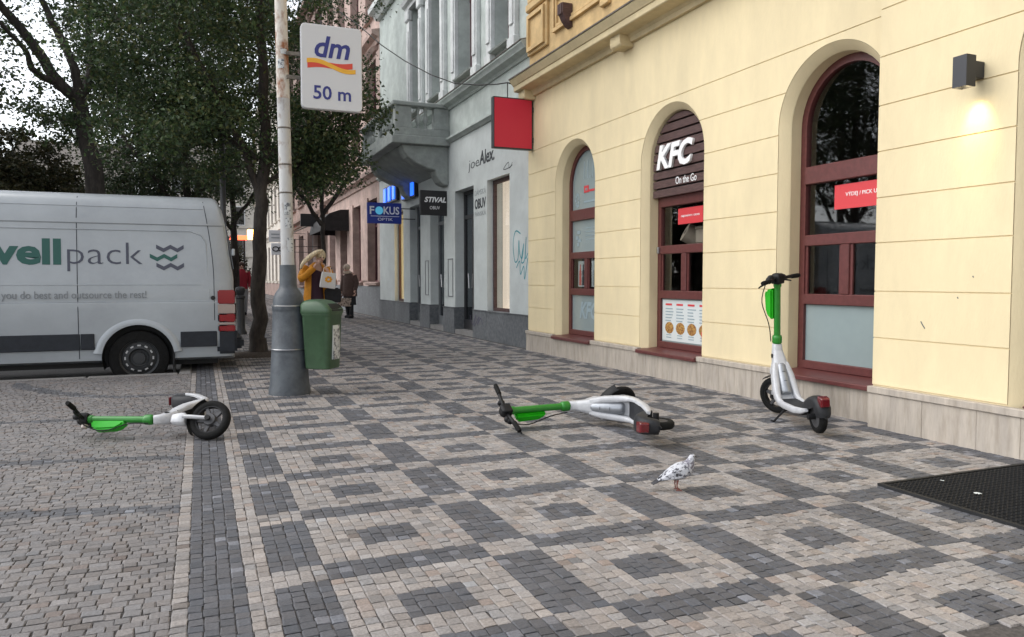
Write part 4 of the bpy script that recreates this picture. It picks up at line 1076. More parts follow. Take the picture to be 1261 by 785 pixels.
def rake(z): return max(0, z - 1.35) ** 1.5 * .16
stations = [(.405, .11, 1), (.395, .06, 1), (.365, .022, 1), (.31, 0, .95), (.0, 0, .5), (-.5, 0, 0), (-2, 0, 0), (-3.9, 0, 0)]
rings = []
for x, ins, rk in stations:
    half = [(x - rake(z) * rk, VY + min(.99, i + ins * (1 - i / 1.05)), VR + z - (ins * .6 if z > 2.2 else 0)) for z, i in SEC]
    rings.append(half + [(p[0], 2 * (VY + .99) - p[1], p[2]) for p in half[-2::-1]])
for x, top, ins in ((-4.35, 2.25, .02), (-4.75, 1.75, .04), (-5.05, 1.32, .06), (-5.35, 1.12, .10), (-5.52, .85, .18)):
    half = [(x, VY + min(.99, i + ins), VR + (z if z < .9 else .9 + (z - .9) * (top - .9) / 1.505) if top > .9 else VR + min(z, top)) for z, i in SEC]
    rings.append(half + [(p[0], 2 * (VY + .99) - p[1], p[2]) for p in half[-2::-1]])
body = MB().loft(rings).build('body', 'van_white', None, smooth=24)
WXs = (-.71, -4.35)
cut = MB()
for wx in WXs:
    for yy in (VY - .1, VY + 1.98 - .28):
        cut.lathe([(.405, 0), (.405, .38)], 40, Matrix.Translation((wx, yy, VR + .36)) @ Matrix.Rotation(R(-90), 4, 'X'))
cuto = cut.build('cut', 'van_black', None)
md = body.modifiers.new('b', 'BOOLEAN'); md.object = cuto; md.operation = 'DIFFERENCE'; md.solver = 'EXACT'
me2 = bpy.data.meshes.new_from_object(body.evaluated_get(bpy.context.evaluated_depsgraph_get()))
body.modifiers.clear(); body.data = me2; bpy.data.objects.remove(cuto)
me2.materials.clear(); me2.materials.append(MATS['van_white'])
body.parent = van; body.matrix_parent_inverse = Matrix.Translation(van.location).inverted()
def vz(py): return ony(150, py, VY).z - VR             # height above road of a pixel row on the near side
def vx(px): return ony(px, 350, VY).x
# dark rub band, cut at the wheel arches
zb0, zb1 = vz(430), vz(410.5)
def band(x0, x1): vpart(MB().box(x0, x1, VY - .016, VY + .02, VR + zb0, VR + zb1), 'rub_strip', 'van_dark', bevel=.006)
band(-3.86, vx(97) - .004); band(vx(97) + .004, -.71 - .475); band(-.71 + .475, .19)
vpart(MB().box(.19, .43, VY - .012, VY + 1.975, VR + .37, VR + zb1 + .02), 'rear_bumper', 'van_dark', bevel=.03, seg=2)
vpart(MB().box(.30, .52, VY + .12, VY + 1.86, VR + .42, VR + .56), 'rear_step', 'van_dark', bevel=.03, seg=2)
# arch flares and wheels
for wx in WXs:
    for near in (True, False):
        yn = VY if near else VY + 1.98; sgn = -1 if near else 1
        aa = np.linspace(R(8), R(172), 22)
        rgs = [[(wx + r * math.cos(t), yn + sgn * d, VR + .36 + r * math.sin(t) * (1.0 if r < .45 else .97)) for t in aa] for r, d in ((.40, -.05), (.402, .016), (.435, .02), (.475, .012), (.50, -.012))]
        vpart(MB().loft(rgs, cap=False, closed=False), 'arch_flare', 'van_white' if near and wx > -2 else 'van_white', smooth=40)
        # liner
        vpart(MB().loft([[(wx + r * math.cos(t), yn - sgn * d, VR + .36 + r * math.sin(t)) for t in np.linspace(R(-20), R(200), 22)] for r, d in ((.404, .005), (.404, .27), (.02, .275))], cap=False, closed=False), 'arch_liner', 'van_black')
        Mw = Matrix.Translation((wx, yn - sgn * .15, VR + .345)) @ Matrix.Rotation(R(90 * -sgn), 4, 'X')
        # wheel axis local z points outward
        Mw = Matrix.Translation((wx, yn - sgn * .045, VR + .345)) @ (Matrix.Rotation(R(90), 4, 'X') if near else Matrix.Rotation(R(-90), 4, 'X'))
        wh = vpart(MB().lathe([(.225, -.21), (.30, -.215), (.335, -.20), (.345, -.17), (.345, -.05), (.335, -.015), (.30, 0), (.225, -.004)], 40, Mw, cap=False), 'wheel', 'tyre', smooth=40)
        vpart(MB().lathe([(.226, -.004), (.222, -.02), (.205, -.03), (.198, -.06), (.16, -.05), (.155, -.028), (.12, -.02), (.10, -.045), (.075, -.05), (.07, -.01), (.0, -.008)], 32, Mw, cap=False), 'rim', 'wheel_steel', wh, smooth=30)
        for k in range(12):
            t = 2 * math.pi * k / 12; c_ = Mw @ Matrix.Rotation(t, 4, 'Z')
            vpart(MB().box(.148, .166, -.019, .019, -.045, -.022, c_), 'wheel_tab', 'steel', wh)
vpart(MB().box(-.33, -.305, VY + .05, VY + .32, VR + .15, VR + .45), 'mud_flap', 'van_black')
vpart(MB().box(-3.8, .2, VY + .35, VY + 1.65, VR + .22, VR + .40), 'underbody', 'van_black')
# seams following the side
def seam(x, z0, z1, rk=0, m='van_dark', r=.0045):
    vpart(MB().tube([(x - rake(z) * rk, side_y(z) - .0005, VR + z) for z in np.linspace(z0, z1, 24)], r, 6, up=(1, 0, 0)), 'door_seam', m)
seam(vx(95), .36, 2.32); seam(.165, .80, 2.30, .75); seam(-3.1, .36, 2.30)
def crease(z, x0, x1, rk=.6, r=.006, m='van_white', name='crease'):
    vpart(MB().tube([(x - rake(z) * (rk if x > -.3 else 0), side_y(z) - .001, VR + z) for x in (x0, -.3, x1)], r, 6), name, m)
crease(vz(254), .13, -3.05); 
zt, zb = vz(283), vz(372)
P = [(-3.0, zt), (-.10, zt), (.03, zt - .05), (.075, zt - .14), (.11, zb + .04)]
vpart(MB().tube([(x, side_y(z) - .001, VR + z) for x, z in P], .008, 8), 'panel_pressing', 'van_white', smooth=60)
crease(zb, .15, -3.0, .6, .007); crease(vz(351), .02, -3.0, .6, .004)
vpart(MB().lathe([(.028, 0), (.028, .012), (.02, .016)], 16, Matrix.Translation((vx(262), side_y(vz(368)) + .004, VR + vz(368))) @ Matrix.Rotation(R(90), 4, 'X')), 'filler_lock', 'van_black')
# tail lamp
tl = None
for y0, y1, m_ in ((412, 403, 'lens_red'), (402.6, 400, 'lens_clear'), (399.6, 388.5, 'lens_red'), (388, 376.5, 'lens_clear'), (376, 358, 'lens_red')):
    mb = MB().box(.205, .412, VY - .014, VY + .17, VR + vz(y0), VR + vz(y1))
    if tl is None: tl = vpart(mb, 'tail_light', m_, bevel=.014, seg=2, smooth=40); 
    else: vpart(mb, 'lens', m_, tl, bevel=.003 if m_ == 'lens_clear' else .014, seg=2, smooth=40)
# rear doors: dark glass, hinges, number plate
vpart(MB().prism([(1.45, .1), (2.05, .15), (2.05, .85), (1.45, .92)], lambda z, d: (.404 - rake(z) - .0, VY + d, VR + z), lambda z, d: (.414 - rake(z), VY + d, VR + z)), 'rear_window', 'van_glass')
vpart(MB().prism([(1.45, 1.06), (2.05, 1.12), (2.05, 1.83), (1.45, 1.88)], lambda z, d: (.404 - rake(z), VY + d, VR + z), lambda z, d: (.414 - rake(z), VY + d, VR + z)), 'rear_window', 'van_glass')
for zz in (1.62, 1.0): vpart(MB().box(.385, .425, VY + .07, VY + .13, VR + zz, VR + zz + .09), 'hinge', 'van_white', bevel=.01)
vpart(MB().box(-4.6, -3.35, VY + .015, VY + .03, VR + 1.45, VR + 2.0), 'cab_window', 'van_glass')
# lettering on the leaning side panel
tz0 = 1.33; dirv = Vector((0, .056, .655)).normalized(); nv = Vector((0, -dirv.z, dirv.y))
MV = Matrix(((1, 0, nv.x, 0), (0, dirv.y, nv.y, side_y(tz0) - .0015), (0, dirv.z, nv.z, VR + tz0), (0, 0, 0, 1)))
def vt(py): return vz(py) - tz0
def vtext(key, m_, px0, px1, pyb, pyt):
    o = put_text(key, m_, van, MV, vx(px0), vt(pyb), w=vx(px1) - vx(px0), h=vt(pyt) - vt(pyb), depth=.0025)
    o.matrix_parent_inverse = Matrix.Translation(van.location).inverted(); return o
vtext('well', 'van_green', -31, 75.5, 327, 295); vtext('pack', 'van_grey', 83, 176, 334.5, 298.5); vtext('tag', 'van_tagline', -29, 180, 370.5, 358.5)
for k, (yt, x0, x1, m_) in enumerate(((305.2, 193, 227, 'van_grey'), (316.8, 185, 219, 'van_green'), (328.2, 193, 227, 'van_grey'))):
    pts = [(x0 + (x1 - x0) * q, yt + (-2.3 if i % 2 == 1 else 2.3)) for i, q in enumerate((0, .27, .52, .77, 1.0))]
    if k == 1: pts = [(x, 2 * yt - y) for x, y in pts]
    else: pts = [(x, 2 * yt - y) for x, y in pts]
    hh = 2.5
    top = [(vx(x), vt(y - hh)) for x, y in pts]; bot = [(vx(x), vt(y + hh)) for x, y in pts[::-1]]
    vpart(MB().prism(top + bot, lambda a, b: tuple(MV @ Vector((a, b, 0))), lambda a, b: tuple(MV @ Vector((a, b, .0025)))), 'zigzag_mark', m_)

# ------------------------------------------------------------------ trees
def catmull(P, k=5):
    P = [Vector(p) for p in P]; Q = []
    for i in range(len(P) - 1):
        p0 = P[max(0, i - 1)]; p1 = P[i]; p2 = P[i + 1]; p3 = P[min(len(P) - 1, i + 2)]
        for t in np.linspace(0, 1, k, endpoint=False):
            Q.append(.5 * ((2 * p1) + (p2 - p0) * t + (2 * p0 - 5 * p1 + 4 * p2 - p3) * t * t + (3 * p1 - p0 - 3 * p2 + p3) * t ** 3))
    return Q + [P[-1]]
def leaves_mesh(name, C, rad, per, size, cols, rng, flat=.65):
    n = len(C) * per
    cen = np.repeat(np.array(C), per, 0); rr = np.repeat(np.array(rad), per)[:, None]
    d = rng.normal(0, 1, (n, 3)); d /= np.linalg.norm(d, axis=1, keepdims=True); d *= (rng.random((n, 1)) ** .5)
    pos = cen + d * rr * np.array([1, 1, flat])
    nrm = rng.normal(0, 1, (n, 3)) * .75 + np.array([0, 0, .9]); nrm /= np.linalg.norm(nrm, axis=1, keepdims=True)
    t = rng.normal(0, 1, (n, 3)); t[:, 2] -= .4; t -= nrm * (t * nrm).sum(1, keepdims=True); t /= np.linalg.norm(t, axis=1, keepdims=True)
    b = np.cross(nrm, t)
    L = (size * rng.uniform(.6, 1.3, (n, 1))); Wd = L * rng.uniform(.24, .36, (n, 1))
    V = np.stack([pos, pos + t * L * .5 + b * Wd + nrm * L * .08, pos + t * L - nrm * L * .1, pos + t * L * .5 - b * Wd + nrm * L * .08], 1).reshape(-1, 3)
    F = np.arange(n * 4).reshape(-1, 4)
    base = np.array(cols)[rng.integers(0, len(cols), n)]
    cl = np.repeat(rng.uniform(.75, 1.25, (len(C), 1)), per, 0)
    col = base * cl * rng.uniform(.7, 1.35, (n, 1))
    return quadmesh(name, V, F, col.clip(0, 1))
def tree(name, label, base, stems, ells, ncl, per, size, cols, seed, crad=.42, group=None, cat='tree', maxd=2.2):
    """stems: list of (points, r0, r1); ells: (centre, radii, weight)"""
    rng = np.random.default_rng(seed)
    t = thing(name, label, cat, base, 0, group)
    b0 = Vector(base); mb = MB(); nodes = []; nr = []
    for pts, r0, r1 in stems:
        Q = catmull(pts, 6); n = len(Q)
        rs = [r0 + (r1 - r0) * i / (n - 1) for i in range(n)]
        mb.tube([q - b0 + Vector(rng.normal(0, .012, 3)) * (i > 0) for i, q in enumerate(Q)], rs, 10)
        for q, r in list(zip(Q, rs))[2:]: nodes.append(np.array(q)); nr.append(r)
    if len(stems) and stems[0][1] > .1:
        r0 = stems[0][1]
        mb.lathe([(r0 * 1.35, -.05), (r0 * 1.15, .06), (r0 * .98, .25)], 12)
    w = np.array([e[2] for e in ells], float); w /= w.sum()
    C = []
    for i in range(ncl):
        c, r, _ = ells[rng.choice(len(ells), p=w)]
        d = rng.normal(0, 1, 3); d /= np.linalg.norm(d); d *= rng.random() ** .42
        C.append(np.array(c) + d * np.array(r))
    root = nodes[0]
    C.sort(key=lambda c: np.linalg.norm(c - root))
    for c in C:
        N = np.array(nodes); dd = np.linalg.norm(N - c, axis=1); j = int(dd.argmin()); L = dd[j]
        if L > maxd: continue
        r0 = min(nr[j] * .7, .012 + .012 * L); a = Vector(N[j]); e = Vector(c)
        m1 = a.lerp(e, .5) + Vector((0, 0, .10 * L)) + Vector(rng.normal(0, .04 * L, 3))
        mb.tube([a - b0, m1 - b0, e - b0], [r0, r0 * .7, .004], 5, cap=False)
        for q in (a.lerp(m1, .6), m1, m1.lerp(e, .6), e): nodes.append(np.array(q)); nr.append(max(.006, r0 * .6))
    mb.build('trunk', 'bark', t, smooth=60)
    me = leaves_mesh('crown', [c - np.array(base) for c in C], rng.uniform(.6, 1.25, len(C)) * crad, per, size, cols, rng)
    obj('crown', me, 'leaf', t)
    return t
GREEN = [(.036, .066, .024), (.048, .084, .029), (.062, .096, .034), (.030, .054, .024), (.090, .102, .036)]
DGREEN = [(.026, .046, .023), (.036, .060, .026), (.044, .068, .028), (.056, .062, .026)]
YGREEN = [(.05, .08, .03), (.07, .095, .03), (.04, .06, .025)]
B = (.82, 12.35, 0)
tree('street_tree', 'leafy dark tree with slim trunk rising from the soil patch behind the van', B,
     [([(.82, 12.35, -.05), (.84, 12.35, 1.3), (.92, 12.35, 2.5), (.98, 12.3, 3.5), (.9, 12.2, 5.2), (.8, 12.2, 7.2)], .125, .05),
      ([(.90, 12.35, 2.35), (.62, 12.3, 3.2), (.05, 12.1, 4.3), (-.6, 12.0, 5.6)], .065, .03),
      ([(.97, 12.3, 3.0), (1.5, 12.4, 3.5), (2.1, 12.5, 3.8), (2.8, 12.4, 4.1)], .05, .015),
      ([(.92, 12.35, 2.6), (1.5, 12.6, 3.0), (2.3, 12.8, 3.2)], .04, .015),
      ([(.85, 12.3, 3.0), (.2, 12.8, 3.5), (-.6, 13.1, 3.9)], .045, .02)],
     [((.0, 12.2, 5.3), (2.0, 2.0, 1.7), 2.6), ((2.2, 12.4, 3.75), (.68, .8, .75), .5), ((-.5, 12.9, 3.7), (1.2, 1.2, 1.0), 1.3),
      ((1.9, 12.9, 3.0), (.8, .9, .4), .55), ((1.5, 12.5, 3.5), (.8, 1.0, .7), .45), ((.3, 12.2, 7.4), (2.2, 2.2, 1.3), .8), ((.2, 12.2, 3.5), (.9, 1.2, .8), .6)],
     430, 120, .072, GREEN, 3, crad=.42, group='street trees on the pavement')
def at(px, py, Y): return tuple(ony(px, py, Y))
fk = Vector(at(97, 122, 16.6)); gb = at(128, 345, 16.6)
tree('park_tree', 'tall tree with forked bare dark limbs against the bright sky behind the van', (gb[0], 16.6, -.16),
     [([(gb[0], 16.6, -.2), at(118, 235, 16.6), at(106, 165, 16.6), tuple(fk)], .19, .13),
      ([tuple(fk), at(75, 105, 16.5), at(45, 60, 16.4), at(10, 18, 16.2), at(-40, -40, 16)], .12, .06),
      ([tuple(fk), at(90, 80, 16.6), at(72, 40, 16.7), at(52, 0, 16.8), at(40, -60, 17)], .09, .045),
      ([at(75, 105, 16.5), at(42, 88, 16.2), at(30, 60, 16.0), at(-5, 25, 15.6)], .07, .03),
      ([tuple(fk), at(112, 90, 17), at(110, 40, 17.4), at(108, -20, 17.6)], .09, .05)],
     [(at(40, 30, 16.3), (2.0, 1.8, 1.1), .9), (at(110, -30, 17.2), (2.2, 2.0, 1.2), 1.6), (at(10, 100, 16), (1.0, 1.6, .9), .35), (at(120, 110, 17.4), (.9, 1.4, 1.2), .9), (at(75, 150, 16.8), (.9, 1.2, .4), .5), (at(140, 60, 17), (.8, 1.5, 1.6), .9), (at(20, -90, 16), (3, 2.2, 1.2), 1.2)],
     240, 75, .08, GREEN, 5, crad=.38, group='park trees behind the van')
for k, (px, Y, s_, sd_, gg, lab) in enumerate((
        (232, 19.5, 1.0, 21, DGREEN, 'dense dark green tree standing behind the rear half of the van'),
        (178, 21.5, .75, 22, DGREEN, 'dense dark tree behind the middle of the van'),
        (288, 24.0, 1.0, 23, GREEN, 'street tree on the kerb beyond the black bollard'),
        (398, 19.0, .62, 24, DGREEN, 'small dark tree overhanging the dark rounded awning'))):
    p = ony(px, 345, Y); X_, Y_ = p.x, Y
    low = 2.6 if k < 2 else 3.4
    if k == 3: X_, Y_, low = 3.0, 20.5, 3.2
    tree('street_tree' if k > 1 else 'park_tree', lab, (X_, Y_, -.16 if X_ < KX else 0),
         [([(X_, Y_, -.2), (X_ + .05, Y_, 1.5), (X_, Y_, 3.4), (X_ - .1, Y_, 6.0)], .15 * s_ if k < 3 else .06, .05), ([(X_, Y_, 2.8), (X_ + .9, Y_, 4.2), (X_ + 1.5, Y_, 5.4)], .06, .03), ([(X_, Y_, 2.6), (X_ - .9, Y_ - .3, 3.8), (X_ - 1.7, Y_, 5)], .06, .03)],
         [((X_, Y_, low + 2.2), (2.3 * s_, 2.2 * s_, 2.2), 2), ((X_ + .2, Y_, low + 4.6), (2.5 * s_, 2.4 * s_, 2.0), 2), ((X_ - .3, Y_, low + .6), (1.7 * s_, 1.8 * s_, .9), 1)],
         (260, 220, 220, 80)[k], 95, .088, gg, sd_, crad=.48, maxd=3, group='park trees behind the van' if k < 2 else 'street trees on the pavement')
for k, (X_, Y_) in enumerate(((-5.8, 15.4), (-9.0, 19.0))):
    tree('park_tree', ('broad dark tree on the verge beside the outermost evergreen shrub', 'broad dark tree deepest in the verge beyond the other trees')[k], (X_, Y_, -.1),
         [([(X_, Y_, -.15), (X_, Y_, 2.0), (X_ + .1, Y_, 4.5), (X_, Y_, 6.5)], .17, .05), ([(X_, Y_, 2.4), (X_ + 1, Y_, 4), (X_ + 1.6, Y_, 5)], .07, .03), ([(X_, Y_, 2.6), (X_ - .9, Y_, 4), (X_ - 1.7, Y_, 5)], .07, .03)],
         [((X_, Y_, 5.0), (2.2, 2.2, 2.0), 2), ((X_, Y_, 7.2), (2.3, 2.3, 1.7), 1.6)], 200, 80, .10, DGREEN, 71 + k, crad=.5, maxd=3, group='park trees behind the van')
# evergreen shrubs beyond the van
for k, (px, Y, h_, rx) in enumerate(((18, 17.6, 4.3, 1.55), (75, 18.6, 3.6, 1.15), (-60, 18.5, 4.6, 1.7), (185, 24, 3.4, 1.7), (245, 27, 3.0, 1.5))):
    p = ony(px, 345, Y)
    lab = ('tall rounded dark evergreen shrub behind the front of the van', 'shorter brownish evergreen shrub beside the tall one behind the van', 'tall evergreen shrub outermost in the row behind the van', 'low dark shrub between the trees behind the van', 'low dark shrub far behind the tail of the van')[k]
    tree('evergreen_shrub', lab, (p.x, Y, -.16), [([(p.x, Y, -.2), (p.x, Y, h_ * .5), (p.x + .05, Y, h_ * .85)], .09, .03)],
         [((p.x, Y, h_ * .42), (rx, rx, h_ * .42), 2), ((p.x, Y, h_ * .72), (rx * .75, rx * .75, h_ * .27), 1.2)], 260, 110, .085, [(.040, .044, .018), (.050, .046, .018), (.030, .036, .018), (.06, .05, .02)], 40 + k, crad=.36, cat='shrub', maxd=3, group='evergreen shrubs behind the van')
# thin grey lamp mast behind the van, black bollard
p = ony(276.5, 345, 13.6)
lm = thing('lamp_mast', 'slim grey steel mast behind the tail of the van', 'lamp post', (p.x, 13.6, 0))
MB().tube([(0, 0, -.2), (0, 0, 3), (0, 0, 3.9)], [.05, .045, .04], 12).build('mast', 'rim_grey', lm, smooth=40)
MB().lathe([(.085, -.05), (.085, .25), (.06, .3), (.05, .32)], 14).build('foot', 'rim_grey', lm, smooth=30)
p = gnd(297, 412)
bo = thing('bollard', 'black round topped bollard on the pavement edge beyond the tree trunk', 'bollard', (p.x, p.y, 0))
MB().lathe([(.12, -.02), (.12, .05), (.095, .09), (.085, .15), (.08, .75), (.10, .77), (.10, .81), (.075, .83), (.085, .88), (.105, .93), (.09, .985), (.03, 1.01)], 20).build('post', 'door_black', bo, smooth=40)

# ------------------------------------------------------------------ scooters
def arc(cx_, cz_, r, a0, a1, n=12): return [(cx_ + r * math.cos(R(a)), cz_ + r * math.sin(R(a))) for a in np.linspace(a0, a1, n)]
def make_scooter(label, steer, Mw, kick=True, fold=0):
    t = thing('electric_scooter', label, 'scooter', group='green and white rental scooters')
    t.matrix_world = Mw
    A = Vector((.405, 0, .155)); U = Vector((-.137, 0, .9906)); Nf = Vector((.9906, 0, .137))     # stem direction, forward normal
    S_ = lambda s, n=0., y=0.: A + U * s + Nf * n + Vector((0, y, 0))
    ST = Matrix.Translation(A) @ Matrix.Rotation(R(steer), 4, U) @ Matrix.Translation(-A)
    # --- steered assembly
    fw_ = MB()
    rot = Matrix.Translation(A) @ Matrix.Rotation(R(90), 4, 'X')
    def tyre(r, wd, M_): return MB().lathe([(r - .045, -wd * .42), (r - .03, -wd * .5), (r - .010, -wd * .42), (r, -wd * .2), (r, wd * .2), (r - .010, wd * .42), (r - .03, wd * .5), (r - .045, wd * .42), (r - .045, -wd * .42)], 36, M_, cap=False)
    wheel = tyre(.157, .060, ST @ rot).build('front_wheel', 'rubber', t, smooth=40)
    MB().lathe([(.113, -.022), (.113, .022), (.103, .022), (.101, -.022), (.113, -.022)], 32, ST @ rot, cap=False).build('rim', 'scooter_black', wheel, smooth=30)
    MB().lathe([(.045, -.03), (.05, -.02), (.05, .02), (.045, .03)], 20, ST @ rot).build('hub', 'rim_grey', wheel, smooth=30)
    for k in range(5):
        Mk = ST @ rot @ Matrix.Rotation(R(72 * k + 20), 4, 'Z')
        MB().prism([(.04, -.020), (.105, -.011), (.105, .011), (.04, .020)], lambda a, b: (a, b, -.012), lambda a, b: (a, b, .012), Mk).build('spoke', 'rim_grey', wheel, bevel=.003)
    # fork legs with white covers
    for sy in (-1, 1):
        lg = MB().tube([S_(-.005, .0, sy * .052), S_(.13, -.008, sy * .052), S_(.20, -.012, sy * .047)], [.019, .021, .020], 10, ST, flat=.75).build('fork_leg', 'scooter_white', t, smooth=40)
        MB().lathe([(.021, -.012), (.021, .012), (.012, .018)], 12, ST @ Matrix.Translation(A + Vector((0, sy * .060, 0))) @ Matrix.Rotation(R(90), 4, 'X')).build('axle_nut', 'scooter_black', lg)
    MB().loft([[S_(s, n, y) for n, y in ((-.045, -.05), (.035, -.055), (.05, 0), (.035, .055), (-.045, .05))] for s in (.185, .22)] + [[S_(.30, n, y) for n, y in ((-.035, -.035), (.03, -.035), (.04, 0), (.03, .035), (-.035, .035))]], M=ST).build('fork_crown', 'scooter_white', t, bevel=.008, smooth=40)
    # front mudguard
    fp = arc(A.x, A.z, .178, 55, 165, 12)
    MB().loft([[(x, y, z - (.012 if abs(y) > .03 else 0)) for y in (-.036, -.02, .02, .036)] for x, z in fp] + [[(x, y, z) for y in (-.036, -.02, .02, .036)] for x, z in arc(A.x, A.z, .170, 165, 55, 12)], cap=False, closed=False, M=ST).build('mudguard', 'scooter_black', t, smooth=40)
    # stem
    MB().tube([S_(.50), S_(.965)], [.027, .0255], 18, ST).build('stem', 'lime', t, smooth=40)
    MB().lathe([(.030, 0), (.038, .006), (.040, .012), (.040, .055), (.036, .068), (.028, .074)], 20, ST @ Matrix.Translation(S_(.452)) @ U.to_track_quat('Z', 'Y').to_matrix().to_4x4()).build('collar', 'lime', t, smooth=40)
    MB().lathe([(.030, 0), (.032, .004), (.032, .03), (.029, .036)], 20, ST @ Matrix.Translation(S_(.935)) @ U.to_track_quat('Z', 'Y').to_matrix().to_4x4()).build('stem_clamp', 'lime', t, smooth=40)
    # bright green pouch on the front of the stem
    pp = [(.655, .022), (.675, .060), (.72, .088), (.875, .098), (.905, .085), (.925, .024)]
    MB().prism(pp, lambda s, n: S_(s, n, -.045), lambda s, n: S_(s, n, .045), ST).build('phone_pouch', 'lime_bright', t, bevel=.014, seg=2, smooth=40)
    # handlebar
    hb = MB().tube([S_(1.0, -.035, -.255), S_(1.005, -.025, -.15), S_(1.0, .0, -.06), S_(1.0, .0, .06), S_(1.005, -.025, .15), S_(1.0, -.035, .255)], .0145, 12, ST).build('handlebar', 'scooter_black', t, smooth=50)
    MB().loft([[S_(s, n, y) for n, y in ((-.04, -.045), (.035, -.04), (.05, 0), (.035, .04), (-.04, .045))] for s in (.962, .985, 1.03)] + [[S_(1.048, n, y) for n, y in ((-.03, -.032), (.025, -.03), (.035, 0), (.025, .03), (-.03, .032))]], M=ST).build('display_head', 'scooter_black', hb, bevel=.006, smooth=40)
    for sy in (-1, 1):
        MB().tube([S_(1.0035, -.0295, sy * .165), S_(1.0005, -.034, sy * .245), S_(1.0, -.0352, sy * .268)], [.0185, .0195, .016], 12, ST).build('grip', 'rubber', hb, smooth=50)
        MB().tube([S_(.99, .0, sy * .12), S_(.975, .022, sy * .15), S_(.962, .024, sy * .21), S_(.955, .02, sy * .235)], [.010, .0085, .007, .006], 8, ST).build('brake_lever', 'scooter_black', hb, smooth=50)
        MB().ell(tuple(S_(1.0, .012, sy * .105)), (.028, .022, .030), 12, 8, ST).build('lever_mount', 'scooter_black', hb, smooth=60)
    MB().ell(tuple(S_(1.022, .01, .085)), (.026, .026, .022), 12, 8, ST).build('bell', 'scooter_black', hb, smooth=60)
    MB().lathe([(.022, 0), (.026, .01), (.022, .03)], 14, ST @ Matrix.Translation(S_(.985, .045)) @ Nf.to_track_quat('Z', 'Y').to_matrix().to_4x4()).build('headlight', 'lens_clear', hb, smooth=40)
    MB().tube(catmull([S_(.99, .02, .11), S_(.95, .07, .07), S_(.80, .112, .052), S_(.62, .05, .045), S_(.47, .04, .03)], 4), .0045, 6, ST).build('brake_cable', 'scooter_black', t, smooth=60)
    # --- frame: neck, two rails round the battery, deck
    before = set(t.children_recursive); hd = S_(.44); FM = Matrix.Translation(hd) @ Matrix.Rotation(R(fold), 4, 'Y') @ Matrix.Translation(-hd); first_ = len(t.children)
    def rect(c, d, hw_, hd_, n_):                       # ring: centre, dir, half width(y), half depth
        nn = Vector((d.z, 0, -d.x)).normalized()
        return [c + nn * a * hd_ + Vector((0, b * hw_, 0)) for a, b in ((1, .55), (.7, 1), (-.7, 1), (-1, .55), (-1, -.55), (-.7, -1), (.7, -1), (1, -.55))]
    P0, P1, P2 = S_(.452), S_(.36) + Vector((-.015, 0, 0)), Vector((.300, 0, .430))
    D1 = (P2 - P0).normalized()
    nk = MB().loft([rect(P0, U * -1, .034, .034, 0), rect(S_(.40), U * -1, .037, .040, 0), rect(P1, D1, .043, .048, 0), rect(P2, D1, .058, .045, 0), rect(Vector((.288, 0, .405)), D1, .060, .04, 0)]).build('neck', 'scooter_white', t, bevel=.004, smooth=50)
    MB().lathe([(.019, 0), (.019, .006)], 16, Matrix.Translation((.338, .0455, .50)) @ Matrix.Rotation(R(-90), 4, 'X')).build('emblem', 'scooter_black', nk)
    rail_c = [Vector((.300, 0, .435)), Vector((.255, 0, .345)), Vector((.205, 0, .25)), Vector((.165, 0, .185)), Vector((.11, 0, .150)), Vector((.02, 0, .138)), Vector((-.20, 0, .138)), Vector((-.33, 0, .150)), Vector((-.42, 0, .17))]
    wy = [.040, .062, .072, .078, .082, .084, .082, .074, .070]; dz_ = [.040, .040, .038, .034, .028, .026, .025, .022, .012]
    rw_ = [.024, .026, .026, .024, .018, .014, .013, .013, .012]
    for sy in (-1, 1):
        rings = []
        for i, c in enumerate(rail_c):
            d = (rail_c[min(i + 1, 8)] - rail_c[max(i - 1, 0)]).normalized(); nn = Vector((-d.z, 0, d.x))
            cc = c + Vector((0, sy * wy[i], 0))
            rings.append([cc + nn * a * dz_[i] + Vector((0, b * rw_[i], 0)) for a, b in ((1, -.6), (1, .6), (.7, 1), (-.7, 1), (-1, .6), (-1, -.6), (-.7, -1), (.7, -1))])
        MB().loft(rings).build('frame_rail', 'scooter_white', t, smooth=50)
    # battery in the opening (rounded), dark tray behind it
    b0_, b1_ = Vector((.296, 0, .44)), Vector((.168, 0, .195)); d = (b1_ - b0_).normalized()
    MB().tube([b0_ + d * x for x in (0, .012, .03, .25, .268, (b1_ - b0_).length)], [.024, .038, .045, .047, .042, .03], 16).build('battery', 'battery_silver', t, smooth=45)
    nb = Vector((-d.z, 0, d.x))
    if nb.x > 0: nb = -nb
    for k_ in (.09, .17): 
        bc_ = b0_ + d * k_ + nb * .0455
        MB().box(-.012, .012, -.0015, .0015, -.001, .003, Matrix.Translation(bc_) @ nb.to_track_quat('Z', 'Y').to_matrix().to_4x4()).build('battery_mark', 'print_dark', t)
    MB().prism([(.315, .43), (.335, .42), (.215, .185), (.19, .18)], lambda x, z: (x, -.058, z), lambda x, z: (x, .058, z)).build('battery_tray', 'scooter_black', t)
    MB().prism([(.19, .215), (.16, .165), (.10, .155), (.115, .135), (.20, .18)], lambda x, z: (x, -.056, z), lambda x, z: (x, .056, z)).build('frame_bridge', 'scooter_white', t, bevel=.006)
    # deck
    MB().prism([(.145, .165), (.02, .158), (-.33, .160), (-.33, .115), (-.1, .105), (.06, .108), (.15, .135)], lambda x, z: (x, -.071, z), lambda x, z: (x, .071, z)).build('deck', 'scooter_grey', t, bevel=.006)
    # rear wheel and big mudguard with lamp
    Rc = Vector((-.455, 0, .128)); rr = Matrix.Translation(Rc) @ Matrix.Rotation(R(90), 4, 'X')
    rw = tyre(.128, .058, rr).build('rear_wheel', 'rubber', t, smooth=40)
